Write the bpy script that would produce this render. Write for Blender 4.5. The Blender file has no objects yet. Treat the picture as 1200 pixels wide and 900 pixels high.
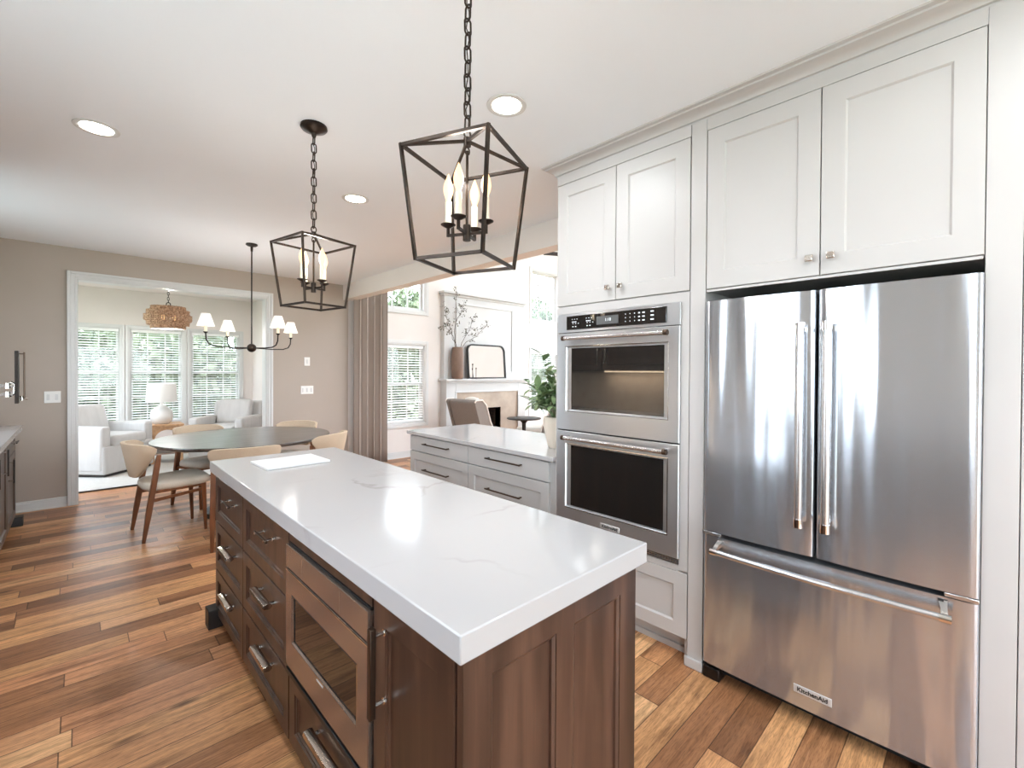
import bpy, bmesh, math, random
from mathutils import Vector, Matrix, Euler
from math import sin, cos, pi, radians

random.seed(7)
S = bpy.context.scene
COL = S.collection

# ------------------------------------------------------------------ camera
CAM_H, YAW, PITCH, ROLL, FPX = 1.44, 0.7700, -0.0087, 0.0060, 530.55
cd = bpy.data.cameras.new('camera')
cam = bpy.data.objects.new('camera', cd)
COL.objects.link(cam)
cd.sensor_fit = 'HORIZONTAL'
cd.sensor_width = 36.0
cd.lens = FPX * 36.0 / 1200.0
cd.shift_x = (600 - 605.24) / 1200.0
cd.shift_y = (439.68 - 450) / 1200.0
cd.clip_start = 0.05
fwv = Vector((cos(PITCH) * sin(YAW), cos(PITCH) * cos(YAW), sin(PITCH)))
rt = Vector((cos(YAW), -sin(YAW), 0))
up = rt.cross(fwv)
r2 = cos(ROLL) * rt + sin(ROLL) * up
u2 = -sin(ROLL) * rt + cos(ROLL) * up
cam.matrix_world = Matrix(((r2.x, u2.x, -fwv.x, 0), (r2.y, u2.y, -fwv.y, 0), (r2.z, u2.z, -fwv.z, CAM_H), (0, 0, 0, 1)))
S.camera = cam

# ------------------------------------------------------------------ colour management, world
S.view_settings.view_transform = 'Standard'
S.view_settings.look = 'None'
S.view_settings.gamma = 1
S.view_settings.use_curve_mapping = False
S.view_settings.exposure = 0.08
SKY = 8.0          # daylight
CAN_W = 9.5        # each recessed lamp
DAY = (0.70, 0.84, 1.0)
S.cycles.max_bounces = 10
S.cycles.diffuse_bounces = 5
S.cycles.glossy_bounces = 5
S.cycles.transmission_bounces = 6
S.cycles.transparent_max_bounces = 12
S.cycles.sample_clamp_indirect = 8
S.cycles.use_denoising = True
S.cycles.caustics_reflective = False
S.cycles.caustics_refractive = False

w = bpy.data.worlds.new('sky')
S.world = w
w.use_nodes = True
wn, wl = w.node_tree.nodes, w.node_tree.links
bg = wn['Background']
tc = wn.new('ShaderNodeTexCoord')
sx = wn.new('ShaderNodeSeparateXYZ')
wl.new(tc.outputs['Generated'], sx.inputs[0])
rp = wn.new('ShaderNodeValToRGB')
rp.color_ramp.elements[0].position = 0.45
rp.color_ramp.elements[0].color = (0.55, 0.62, 0.55, 1)
rp.color_ramp.elements[1].position = 0.53
rp.color_ramp.elements[1].color = (0.84, 0.92, 1.0, 1)
e = rp.color_ramp.elements.new(0.95)
e.color = (0.76, 0.88, 1.0, 1)
mr = wn.new('ShaderNodeMapRange')
mr.inputs['From Min'].default_value = -1
wl.new(sx.outputs['Z'], mr.inputs['Value'])
wl.new(mr.outputs[0], rp.inputs[0])
wl.new(rp.outputs[0], bg.inputs['Color'])
bg.inputs['Strength'].default_value = SKY


def portal(x, y, z, sx_, sy_, rot):
    l = bpy.data.lights.new('window_daylight', 'AREA')
    l.shape = 'RECTANGLE'
    l.size, l.size_y = sx_, sy_
    l.cycles.is_portal = True
    o = bpy.data.objects.new('window_daylight', l)
    o.location = (x, y, z)
    o.rotation_euler = rot
    COL.objects.link(o)


def daylight(x, y, z, sx_, sy_, rot, power):
    """area lamp standing in for daylight at unseen openings, some of them added for light"""
    l = bpy.data.lights.new('window_daylight', 'AREA')
    l.shape = 'RECTANGLE'
    l.size, l.size_y = sx_, sy_
    l.energy = power
    l.color = DAY
    o = bpy.data.objects.new('window_daylight', l)
    o.location = (x, y, z)
    o.rotation_euler = rot
    COL.objects.link(o)


daylight(-1.25, 1.475, 1.73, 1.2, 0.93, (0, radians(-90), 0), 24)
daylight(-1.25, 5.1, 1.73, 1.2, 0.7, (0, radians(-90), 0), 15)  # lamp at an added kitchen window, brightens the dining end
daylight(-1.25, -1.6, 1.73, 1.2, 1.6, (0, radians(-90), 0), 36)
daylight(0.8, -3.65, 1.2, 2.8, 2.25, (radians(90), 0, 0), 66)
daylight(9.05, 4.8, 1.9, 2.9, 2.4, (0, radians(90), 0), 46)  # lamp at an added side window, brightens the living room
daylight(6.0, -0.65, 1.9, 4.0, 2.9, (radians(90), 0, 0), 46)  # lamp at an added front window, fills the living room
daylight(6.0, 3.4, 5.3, 2.6, 2.6, (0, 0, 0), 28)  # overhead fill added above the living room to brighten it
daylight(-1.1, 8.4, 1.35, 1.7, 2.2, (0, radians(-90), 0), 21)  # lamp at an added side window, brightens the sunroom

# portals sit in the window openings and only guide the sky's light (normal -Z local)
BACKR = (radians(-90), 0, 0)          # emits toward -Y
portal(0.99, 10.06, 1.33, 2.7, 1.75, BACKR)
portal(3.86, 6.86, 1.75, 0.9, 2.6, BACKR)
portal(7.30, 6.86, 2.05, 0.95, 3.2, BACKR)


# ------------------------------------------------------------------ materials
def lin(c):
    return tuple((x / 12.92 if x <= 0.04045 else ((x + 0.055) / 1.055) ** 2.4) for x in (v / 255.0 for v in c)) + (1,)


MATS = {}


def mat(name, col=(200, 200, 200), rough=0.5, metal=0.0, spec=0.5, coat=0.0, emit=None, estr=0.0, linear=None):
    m = bpy.data.materials.new(name)
    m.use_nodes = True
    b = m.node_tree.nodes['Principled BSDF']
    b.inputs['Base Color'].default_value = linear if linear else lin(col)
    b.inputs['Roughness'].default_value = rough
    b.inputs['Metallic'].default_value = metal
    b.inputs['Specular IOR Level'].default_value = spec
    b.inputs['Coat Weight'].default_value = coat
    if emit:
        b.inputs['Emission Color'].default_value = lin(emit)
        b.inputs['Emission Strength'].default_value = estr
    MATS[name] = m
    return m


def N(m, t, **kw):
    n = m.node_tree.nodes.new(t)
    for k, v in kw.items():
        if k.startswith('i_'):
            n.inputs[k[2:].replace('_', ' ')].default_value = v
        else:
            setattr(n, k, v)
    return n


def L(m, a, b):
    m.node_tree.links.new(a, b)


def coords(m, scale=(1, 1, 1), rot=(0, 0, 0), kind='Object'):
    t = N(m, 'ShaderNodeTexCoord')
    mp = N(m, 'ShaderNodeMapping')
    mp.inputs['Scale'].default_value = scale
    mp.inputs['Rotation'].default_value = rot
    L(m, t.outputs[kind], mp.inputs[0])
    return mp.outputs[0]


def mottled(name, c1, c2, scale=(8, 8, 8), rough=0.6, rv=0.08, bump=0.0, detail=4, nscale=1.0, metal=0, spec=0.5, coat=0.0, p0=0.3, p1=0.7, bdist=0.002):
    m = mat(name, c1, rough, metal, spec, coat)
    b = m.node_tree.nodes['Principled BSDF']
    v = coords(m, scale)
    n = N(m, 'ShaderNodeTexNoise')
    n.inputs['Scale'].default_value = nscale
    n.inputs['Detail'].default_value = detail
    L(m, v, n.inputs['Vector'])
    r = N(m, 'ShaderNodeValToRGB')
    r.color_ramp.elements[0].position = p0
    r.color_ramp.elements[1].position = p1
    r.color_ramp.elements[0].color = lin(c1)
    r.color_ramp.elements[1].color = lin(c2)
    L(m, n.outputs['Fac'], r.inputs[0])
    L(m, r.outputs[0], b.inputs['Base Color'])
    mrn = N(m, 'ShaderNodeMapRange')
    mrn.inputs['To Min'].default_value = max(0.02, rough - rv)
    mrn.inputs['To Max'].default_value = rough + rv
    L(m, n.outputs['Fac'], mrn.inputs['Value'])
    L(m, mrn.outputs[0], b.inputs['Roughness'])
    if bump:
        bp = N(m, 'ShaderNodeBump')
        bp.inputs['Strength'].default_value = bump
        bp.inputs['Distance'].default_value = bdist
        L(m, n.outputs['Fac'], bp.inputs['Height'])
        L(m, bp.outputs[0], b.inputs['Normal'])
    return m


mottled('wall_beige', (176, 164, 152), (180, 168, 157), (2, 2, 2), 0.75, bump=0.02)
mottled('wall_beige_lit', (224, 217, 212), (228, 221, 216), (2, 2, 2), 0.75, bump=0.02)  # same paint as the beige wall, lightened to carry its brighter light
mottled('header_paint', (236, 228, 221), (238, 231, 224), (2, 2, 2), 0.75)
mottled('wall_white', (228, 220, 214), (231, 223, 218), (2, 2, 2), 0.7)
mottled('ceiling_paint', (240, 243, 247), (242, 245, 249), (1.5, 1.5, 1.5), 0.8)
mottled('trim_paint', (212, 211, 209), (216, 215, 213), (3, 3, 3), 0.35)
mottled('cabinet_paint', (195, 191, 188), (199, 195, 192), (2, 2, 2), 0.38)
mottled('peninsula_paint', (180, 178, 176), (184, 182, 180), (2, 2, 2), 0.38)
mat('gap_shadow', (70, 62, 56), 0.9)
mottled('backsplash', (196, 178, 160), (206, 190, 172), (9, 9, 9), 0.3)
mottled('dark_cabinet', (74, 60, 52), (92, 76, 66), (14, 14, 2), 0.38, coat=0.15)
mottled('black_wood', (24, 20, 18), (36, 30, 27), (10, 10, 2), 0.45)
mottled('walnut', (96, 56, 32), (142, 90, 56), (22, 22, 3), 0.42, bump=0.1)
mottled('oak', (186, 142, 104), (214, 172, 130), (24, 3, 24), 0.5)
mottled('linen', (206, 194, 178), (222, 212, 198), (260, 260, 260), 0.9, bump=0.25)
mottled('linen_back', (196, 174, 148), (208, 188, 164), (260, 260, 260), 0.85, bump=0.2)
mottled('slipcover', (196, 194, 192), (206, 204, 202), (14, 14, 2), 0.9, bump=0.1)
mottled('grey_upholstery', (122, 113, 106), (140, 131, 124), (160, 160, 160), 0.9)
mottled('cream_upholstery', (222, 214, 204), (232, 226, 218), (160, 160, 160), 0.9)
mottled('curtain_fabric', (160, 147, 138), (164, 151, 142), (90, 90, 90), 0.9)
mottled('rug_wool', (200, 197, 192), (212, 209, 204), (40, 40, 40), 0.95, bump=0.3)
mat('rug_border', (62, 58, 56), 0.95)
mottled('bronze', (46, 38, 33), (66, 55, 47), (30, 30, 30), 0.36, metal=0.85)
mottled('bronze_dark', (34, 29, 26), (48, 40, 35), (30, 30, 30), 0.4, metal=0.6)
mat('nickel', (214, 204, 194), 0.16, 1.0)
mat('pull_bronze', (88, 74, 64), 0.32, 0.9)
mat('chrome', (226, 222, 218), 0.08, 1.0)
mat('candle_sleeve', (233, 222, 198), 0.6)
mat('plastic_white', (232, 230, 226), 0.35)
mat('paper', (222, 222, 221), 0.6)
mat('black_glass', linear=(0.012, 0.011, 0.010, 1), rough=0.03, spec=0.5)
MATS['black_glass'].node_tree.nodes['Principled BSDF'].inputs['IOR'].default_value = 2.1
mat('black_plastic', (22, 22, 23), 0.35)
mat('dark_gap', (14, 13, 12), 0.9)
mat('display_glyph', (225, 230, 232), 0.5, emit=(225, 232, 236), estr=0.35)
mat('display_glass', (96, 96, 96), 0.1, emit=(120, 122, 124), estr=0.12)
mat('bulb_glow', (110, 84, 58), 0.4, emit=(255, 206, 150), estr=2.2)
mat('can_glow', (255, 250, 240), 0.4, emit=(255, 243, 226), estr=16.0)
mat('undercab_glow', (255, 240, 220), 0.4, emit=(255, 226, 190), estr=10.0)
mat('terracotta_glaze', (128, 92, 74), 0.55)
mottled('vase_clay', (112, 88, 74), (130, 104, 88), (16, 16, 5), 0.6)
mottled('pot_clay', (232, 218, 200), (240, 228, 212), (14, 14, 6), 0.5)
mat('twig', (84, 70, 58), 0.8)
mat('leaf_dry', (98, 92, 74), 0.7)
mottled('leaf_green', (96, 124, 82), (150, 172, 124), (18, 18, 18), 0.42)
mottled('leaf_outdoor', (84, 98, 74), (140, 152, 118), (3, 3, 3), 0.6)
mat('bark', (92, 76, 62), 0.9)
mottled('lawn_green', (118, 132, 92), (138, 150, 108), (2, 2, 2), 0.9)
mat('mirror_glass', (236, 238, 238), 0.02, 1.0)
mottled('stone_surround', (166, 148, 132), (188, 170, 152), (5, 5, 5), 0.4)
mat('lamp_linen', (246, 244, 240), 0.8, emit=(255, 240, 222), estr=0.22)
mat('plain_linen', (226, 224, 220), 0.85)
mottled('blind_slat', (240, 240, 238), (243, 243, 241), (3, 3, 3), 0.5)
mat('soil', (60, 48, 38), 0.9)

mottled('mantel_paint', (198, 196, 194), (202, 200, 198), (3, 3, 3), 0.4)

# stained island timber: vertical grain with blotches
def stained(name, dark, mid, light, rough=0.36):
    m = mat(name, mid, rough, 0, 0.5, 0.3)
    m.node_tree.nodes['Principled BSDF'].inputs['Coat Roughness'].default_value = 0.3
    b = m.node_tree.nodes['Principled BSDF']
    v = coords(m, (9, 9, 0.7))
    n = N(m, 'ShaderNodeTexNoise')
    n.inputs['Scale'].default_value = 1.6
    n.inputs['Detail'].default_value = 5
    n.inputs['Distortion'].default_value = 0.4
    L(m, v, n.inputs['Vector'])
    r = N(m, 'ShaderNodeValToRGB')
    r.color_ramp.elements[0].position = 0.3
    r.color_ramp.elements[0].color = lin(dark)
    r.color_ramp.elements[1].position = 0.72
    r.color_ramp.elements[1].color = lin(light)
    e = r.color_ramp.elements.new(0.5)
    e.color = lin(mid)
    L(m, n.outputs['Fac'], r.inputs[0])
    v2 = coords(m, (160, 160, 5))
    n2 = N(m, 'ShaderNodeTexNoise')
    n2.inputs['Scale'].default_value = 1.0
    n2.inputs['Detail'].default_value = 2
    L(m, v2, n2.inputs['Vector'])
    mx = N(m, 'ShaderNodeMix', data_type='RGBA', blend_type='MULTIPLY')
    mx.inputs['Factor'].default_value = 0.35
    L(m, r.outputs[0], mx.inputs['A'])
    L(m, n2.outputs['Fac'], mx.inputs['B'])
    L(m, mx.outputs['Result'], b.inputs['Base Color'])
    bp = N(m, 'ShaderNodeBump')
    bp.inputs['Strength'].default_value = 0.08
    bp.inputs['Distance'].default_value = 0.001
    L(m, n2.outputs['Fac'], bp.inputs['Height'])
    L(m, bp.outputs[0], b.inputs['Normal'])


stained('island_wood', (50, 33, 25), (74, 50, 39), (100, 71, 56))


# quartz worktop
def quartz():
    m = mat('quartz', (236, 234, 231), 0.13, 0, 0.5)
    b = m.node_tree.nodes['Principled BSDF']
    v = coords(m, (1, 1, 1), (0.2, 0.1, 0.5))
    n0 = N(m, 'ShaderNodeTexNoise')
    n0.inputs['Scale'].default_value = 1.6
    n0.inputs['Detail'].default_value = 6
    L(m, v, n0.inputs['Vector'])
    mx = N(m, 'ShaderNodeMix', data_type='VECTOR')
    mx.inputs['Factor'].default_value = 0.42
    L(m, v, mx.inputs['A'])
    L(m, n0.outputs['Color'], mx.inputs['B'])
    vo = N(m, 'ShaderNodeTexVoronoi', feature='DISTANCE_TO_EDGE')
    vo.inputs['Scale'].default_value = 2.6
    L(m, mx.outputs['Result'], vo.inputs['Vector'])
    r = N(m, 'ShaderNodeValToRGB')
    r.color_ramp.elements[0].position = 0.0
    r.color_ramp.elements[0].color = (1, 1, 1, 1)
    r.color_ramp.elements[1].position = 0.022
    r.color_ramp.elements[1].color = (0, 0, 0, 1)
    L(m, vo.outputs['Distance'], r.inputs[0])
    n1 = N(m, 'ShaderNodeTexNoise')
    n1.inputs['Scale'].default_value = 2.2
    n1.inputs['Detail'].default_value = 2
    L(m, v, n1.inputs['Vector'])
    r1 = N(m, 'ShaderNodeValToRGB')
    r1.color_ramp.elements[0].position = 0.48
    r1.color_ramp.elements[1].position = 0.68
    L(m, n1.outputs['Fac'], r1.inputs[0])
    mu = N(m, 'ShaderNodeMath', operation='MULTIPLY')
    L(m, r.outputs[0], mu.inputs[0])
    L(m, r1.outputs[0], mu.inputs[1])
    mu2 = N(m, 'ShaderNodeMath', operation='MULTIPLY')
    L(m, mu.outputs[0], mu2.inputs[0])
    mu2.inputs[1].default_value = 0.55
    c = N(m, 'ShaderNodeMix', data_type='RGBA')
    c.inputs['A'].default_value = lin((183, 181, 181))
    c.inputs['B'].default_value = lin((148, 142, 138))
    L(m, mu2.outputs[0], c.inputs['Factor'])
    L(m, c.outputs['Result'], b.inputs['Base Color'])


quartz()


# brushed stainless with slow vertical waves
def steel(name, col, rough, wave=0.5, axis=1, brush=0.05):
    m = mat(name, col, rough, 0.84)
    b = m.node_tree.nodes['Principled BSDF']
    v = coords(m, (1, 7, 0.5) if axis == 1 else (1, 0.6, 6))
    n = N(m, 'ShaderNodeTexNoise')
    n.inputs['Scale'].default_value = 1.0
    n.inputs['Detail'].default_value = 1.5
    L(m, v, n.inputs['Vector'])
    v2 = coords(m, (8, 8, 900))
    n2 = N(m, 'ShaderNodeTexNoise')
    n2.inputs['Scale'].default_value = 1.0
    n2.inputs['Detail'].default_value = 1.0
    L(m, v2, n2.inputs['Vector'])
    bp = N(m, 'ShaderNodeBump')
    bp.inputs['Strength'].default_value = wave
    bp.inputs['Distance'].default_value = 0.02
    L(m, n.outputs['Fac'], bp.inputs['Height'])
    bp2 = N(m, 'ShaderNodeBump')
    bp2.inputs['Strength'].default_value = brush
    bp2.inputs['Distance'].default_value = 0.0006
    L(m, n2.outputs['Fac'], bp2.inputs['Height'])
    L(m, bp.outputs[0], bp2.inputs['Normal'])
    L(m, bp2.outputs[0], b.inputs['Normal'])
    b.inputs['Anisotropic'].default_value = 0.75
    b.inputs['Anisotropic Rotation'].default_value = 0.25
    tg = N(m, 'ShaderNodeTangent', direction_type='RADIAL', axis='Z')
    L(m, tg.outputs[0], b.inputs['Tangent'])


steel('steel_door', (198, 202, 208), 0.18, 0.7)
steel('steel_plain', (202, 203, 205), 0.3, 0.15)
steel('steel_warm', (176, 158, 146), 0.22, 0.05)
mat('steel_bar', (216, 214, 214), 0.24, 0.9)
mat('badge_metal', (214, 212, 210), 0.4, 0.35)
mat('badge_ink', (30, 28, 28), 0.5)


# hand-scraped plank floor
def plank_floor():
    m = mat('plank_floor', (150, 110, 80), 0.3, 0, 0.32)
    nt = m.node_tree
    b = nt.nodes['Principled BSDF']
    t = N(m, 'ShaderNodeTexCoord')
    s = N(m, 'ShaderNodeSeparateXYZ')
    L(m, t.outputs['Object'], s.inputs[0])

    def math(op, a, bb=None, c=None):
        n = N(m, 'ShaderNodeMath', operation=op)
        for i, x in enumerate((a, bb, c)):
            if x is None:
                continue
            if isinstance(x, (int, float)):
                n.inputs[i].default_value = x
            else:
                L(m, x, n.inputs[i])
        return n.outputs[0]
    W = 0.120
    yw = math('DIVIDE', s.outputs['Y'], W)
    row = math('FLOOR', yw)
    fy = math('SUBTRACT', yw, row)
    wr = N(m, 'ShaderNodeTexWhiteNoise', noise_dimensions='1D')
    L(m, row, wr.inputs['W'])
    off = math('MULTIPLY', wr.outputs['Value'], 9.7)
    ln = math('MULTIPLY_ADD', wr.outputs['Value'], 0.5, 0.75)
    xs = math('ADD', math('DIVIDE', s.outputs['X'], ln), off)
    cell = math('FLOOR', xs)
    fx = math('SUBTRACT', xs, cell)
    cb = N(m, 'ShaderNodeCombineXYZ')
    L(m, row, cb.inputs[0])
    L(m, cell, cb.inputs[1])
    wn_ = N(m, 'ShaderNodeTexWhiteNoise', noise_dimensions='3D')
    L(m, cb.outputs[0], wn_.inputs['Vector'])
    # grain, offset per plank
    cg = N(m, 'ShaderNodeCombineXYZ')
    L(m, math('MULTIPLY_ADD', wn_.outputs['Value'], 37.0, math('MULTIPLY', s.outputs['X'], 2.6)), cg.inputs[0])
    L(m, math('MULTIPLY', s.outputs['Y'], 52.0), cg.inputs[1])
    L(m, math('MULTIPLY', wn_.outputs['Value'], 11.0), cg.inputs[2])
    g = N(m, 'ShaderNodeTexNoise')
    g.inputs['Scale'].default_value = 1.0
    g.inputs['Detail'].default_value = 10
    g.inputs['Roughness'].default_value = 0.7
    g.inputs['Distortion'].default_value = 0.8
    L(m, cg.outputs[0], g.inputs['Vector'])
    cg2 = N(m, 'ShaderNodeCombineXYZ')
    L(m, math('MULTIPLY_ADD', wn_.outputs['Value'], 61.0, math('MULTIPLY', s.outputs['X'], 1.9)), cg2.inputs[0])
    L(m, math('MULTIPLY', s.outputs['Y'], 11.0), cg2.inputs[1])
    k = N(m, 'ShaderNodeTexNoise')
    k.inputs['Scale'].default_value = 1.5
    k.inputs['Detail'].default_value = 3
    L(m, cg2.outputs[0], k.inputs['Vector'])
    base = N(m, 'ShaderNodeValToRGB')
    els = base.color_ramp.elements
    els[0].position = 0.0
    els[0].color = lin((132, 92, 64))
    els[1].position = 1.0
    els[1].color = lin((240, 192, 142))
    for p, c in ((0.25, (178, 126, 88)), (0.5, (228, 174, 122)), (0.75, (212, 152, 110))):
        e = els.new(p)
        e.color = lin(c)
    L(m, wn_.outputs['Value'], base.inputs[0])
    gr = N(m, 'ShaderNodeValToRGB')
    gr.color_ramp.elements[0].position = 0.34
    gr.color_ramp.elements[0].color = (0.46, 0.40, 0.36, 1)
    gr.color_ramp.elements[1].position = 0.60
    gr.color_ramp.elements[1].color = (1.12, 1.1, 1.08, 1)
    L(m, g.outputs['Fac'], gr.inputs[0])
    m1 = N(m, 'ShaderNodeMix', data_type='RGBA', blend_type='MULTIPLY')
    m1.inputs['Factor'].default_value = 0.75
    L(m, base.outputs[0], m1.inputs['A'])
    L(m, gr.outputs[0], m1.inputs['B'])
    kr = N(m, 'ShaderNodeValToRGB')
    kr.color_ramp.elements[0].position = 0.22
    kr.color_ramp.elements[0].color = (0.30, 0.24, 0.20, 1)
    kr.color_ramp.elements[1].position = 0.46
    kr.color_ramp.elements[1].color = (1, 1, 1, 1)
    L(m, k.outputs['Fac'], kr.inputs[0])
    m2 = N(m, 'ShaderNodeMix', data_type='RGBA', blend_type='MULTIPLY')
    m2.inputs['Factor'].default_value = 0.85
    L(m, m1.outputs['Result'], m2.inputs['A'])
    L(m, kr.outputs[0], m2.inputs['B'])
    # fine pores along the grain
    cp_ = N(m, 'ShaderNodeCombineXYZ')
    L(m, math('MULTIPLY', s.outputs['X'], 26.0), cp_.inputs[0])
    L(m, math('MULTIPLY', s.outputs['Y'], 260.0), cp_.inputs[1])
    po_ = N(m, 'ShaderNodeTexNoise')
    po_.inputs['Scale'].default_value = 1.0
    po_.inputs['Detail'].default_value = 3
    L(m, cp_.outputs[0], po_.inputs['Vector'])
    pr = N(m, 'ShaderNodeValToRGB')
    pr.color_ramp.elements[0].position = 0.36
    pr.color_ramp.elements[0].color = (0.50, 0.44, 0.40, 1)
    pr.color_ramp.elements[1].position = 0.50
    pr.color_ramp.elements[1].color = (1, 1, 1, 1)
    L(m, po_.outputs['Fac'], pr.inputs[0])
    m2b = N(m, 'ShaderNodeMix', data_type='RGBA', blend_type='MULTIPLY')
    m2b.inputs['Factor'].default_value = 0.55
    L(m, m2.outputs['Result'], m2b.inputs['A'])
    L(m, pr.outputs[0], m2b.inputs['B'])
    m2 = m2b
    # small dark knots
    ck = N(m, 'ShaderNodeCombineXYZ')
    L(m, math('MULTIPLY', s.outputs['X'], 2.6), ck.inputs[0])
    L(m, math('MULTIPLY', s.outputs['Y'], 6.5), ck.inputs[1])
    vk = N(m, 'ShaderNodeTexVoronoi')
    vk.inputs['Scale'].default_value = 1.0
    L(m, ck.outputs[0], vk.inputs['Vector'])
    vr = N(m, 'ShaderNodeValToRGB')
    vr.color_ramp.elements[0].position = 0.03
    vr.color_ramp.elements[0].color = (0.16, 0.12, 0.10, 1)
    vr.color_ramp.elements[1].position = 0.16
    vr.color_ramp.elements[1].color = (1, 1, 1, 1)
    L(m, math('ADD', vk.outputs['Distance'], math('MULTIPLY', math('SUBTRACT', g.outputs['Fac'], 0.5), 0.25)), vr.inputs[0])
    m2c = N(m, 'ShaderNodeMix', data_type='RGBA', blend_type='MULTIPLY')
    m2c.inputs['Factor'].default_value = 0.8
    L(m, m2.outputs['Result'], m2c.inputs['A'])
    L(m, vr.outputs[0], m2c.inputs['B'])
    m2 = m2c
    # seams
    dy = math('MINIMUM', fy, math('SUBTRACT', 1.0, fy))
    sy = math('LESS_THAN', dy, 0.016)
    dx = math('MULTIPLY', math('MINIMUM', fx, math('SUBTRACT', 1.0, fx)), ln)
    sx2 = math('LESS_THAN', dx, 0.0022)
    seam = math('MAXIMUM', sy, sx2)
    m3 = N(m, 'ShaderNodeMix', data_type='RGBA')
    L(m, math('MULTIPLY', seam, 0.72), m3.inputs['Factor'])
    L(m, m2.outputs['Result'], m3.inputs['A'])
    m3.inputs['B'].default_value = lin((48, 30, 20))
    L(m, m3.outputs['Result'], b.inputs['Base Color'])
    rr = math('MULTIPLY_ADD', g.outputs['Fac'], 0.22, 0.24)
    L(m, rr, b.inputs['Roughness'])
    bp = N(m, 'ShaderNodeBump')
    bp.inputs['Strength'].default_value = 0.35
    bp.inputs['Distance'].default_value = 0.0018
    h = math('SUBTRACT', math('ADD', math('MULTIPLY', k.outputs['Fac'], 0.9), math('MULTIPLY', g.outputs['Fac'], 0.5)), seam)
    L(m, h, bp.inputs['Height'])
    L(m, bp.outputs[0], b.inputs['Normal'])


plank_floor()


def table_wood():
    m = mat('table_top_wood', (48, 42, 40), 0.28, 0, 0.5, 0.6)
    b = m.node_tree.nodes['Principled BSDF']
    b.inputs['Coat IOR'].default_value = 1.6
    b.inputs['Coat Roughness'].default_value = 0.24
    v = coords(m, (2.0, 16, 1), (0, 0, 0.6))
    n = N(m, 'ShaderNodeTexNoise')
    n.inputs['Scale'].default_value = 1.4
    n.inputs['Detail'].default_value = 6
    n.inputs['Distortion'].default_value = 1.2
    L(m, v, n.inputs['Vector'])
    r = N(m, 'ShaderNodeValToRGB')
    r.color_ramp.elements[0].position = 0.35
    r.color_ramp.elements[0].color = lin((30, 25, 24))
    r.color_ramp.elements[1].position = 0.7
    r.color_ramp.elements[1].color = lin((84, 76, 72))
    L(m, n.outputs['Fac'], r.inputs[0])
    L(m, r.outputs[0], b.inputs['Base Color'])


table_wood()


def firebrick():
    m = mat('firebrick', (70, 52, 44), 0.9)
    b = m.node_tree.nodes['Principled BSDF']
    t = N(m, 'ShaderNodeTexCoord')
    s = N(m, 'ShaderNodeSeparateXYZ')
    c = N(m, 'ShaderNodeCombineXYZ')
    L(m, t.outputs['Object'], s.inputs[0])
    ad = N(m, 'ShaderNodeMath', operation='ADD')
    L(m, s.outputs['X'], ad.inputs[0])
    L(m, s.outputs['Y'], ad.inputs[1])
    L(m, ad.outputs[0], c.inputs[0])
    L(m, s.outputs['Z'], c.inputs[1])
    k = N(m, 'ShaderNodeTexBrick')
    k.inputs['Scale'].default_value = 1.0
    k.inputs['Brick Width'].default_value = 0.2
    k.inputs['Row Height'].default_value = 0.065
    k.inputs['Mortar Size'].default_value = 0.006
    k.inputs['Color1'].default_value = lin((84, 62, 50))
    k.inputs['Color2'].default_value = lin((62, 48, 40))
    k.inputs['Mortar'].default_value = lin((34, 28, 25))
    L(m, c.outputs[0], k.inputs['Vector'])
    L(m, k.outputs['Color'], b.inputs['Base Color'])


firebrick()


def rattan():
    m = mottled('coco_bead', (132, 92, 68), (226, 192, 162), (45, 45, 45), 0.6, bump=0.8)
    b = m.node_tree.nodes['Principled BSDF']
    b.inputs['Emission Color'].default_value = lin((255, 190, 140))
    b.inputs['Emission Strength'].default_value = 0.05


rattan()


def glass():
    m = bpy.data.materials.new('window_glass')
    m.use_nodes = True
    nt = m.node_tree
    nt.nodes.clear()
    o = nt.nodes.new('ShaderNodeOutputMaterial')
    tr = nt.nodes.new('ShaderNodeBsdfTransparent')
    gl = nt.nodes.new('ShaderNodeBsdfGlossy')
    gl.inputs['Roughness'].default_value = 0.02
    mx = nt.nodes.new('ShaderNodeMixShader')
    mx.inputs[0].default_value = 0.03
    nt.links.new(tr.outputs[0], mx.inputs[1])
    nt.links.new(gl.outputs[0], mx.inputs[2])
    nt.links.new(mx.outputs[0], o.inputs[0])
    MATS['window_glass'] = m


glass()


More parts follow.
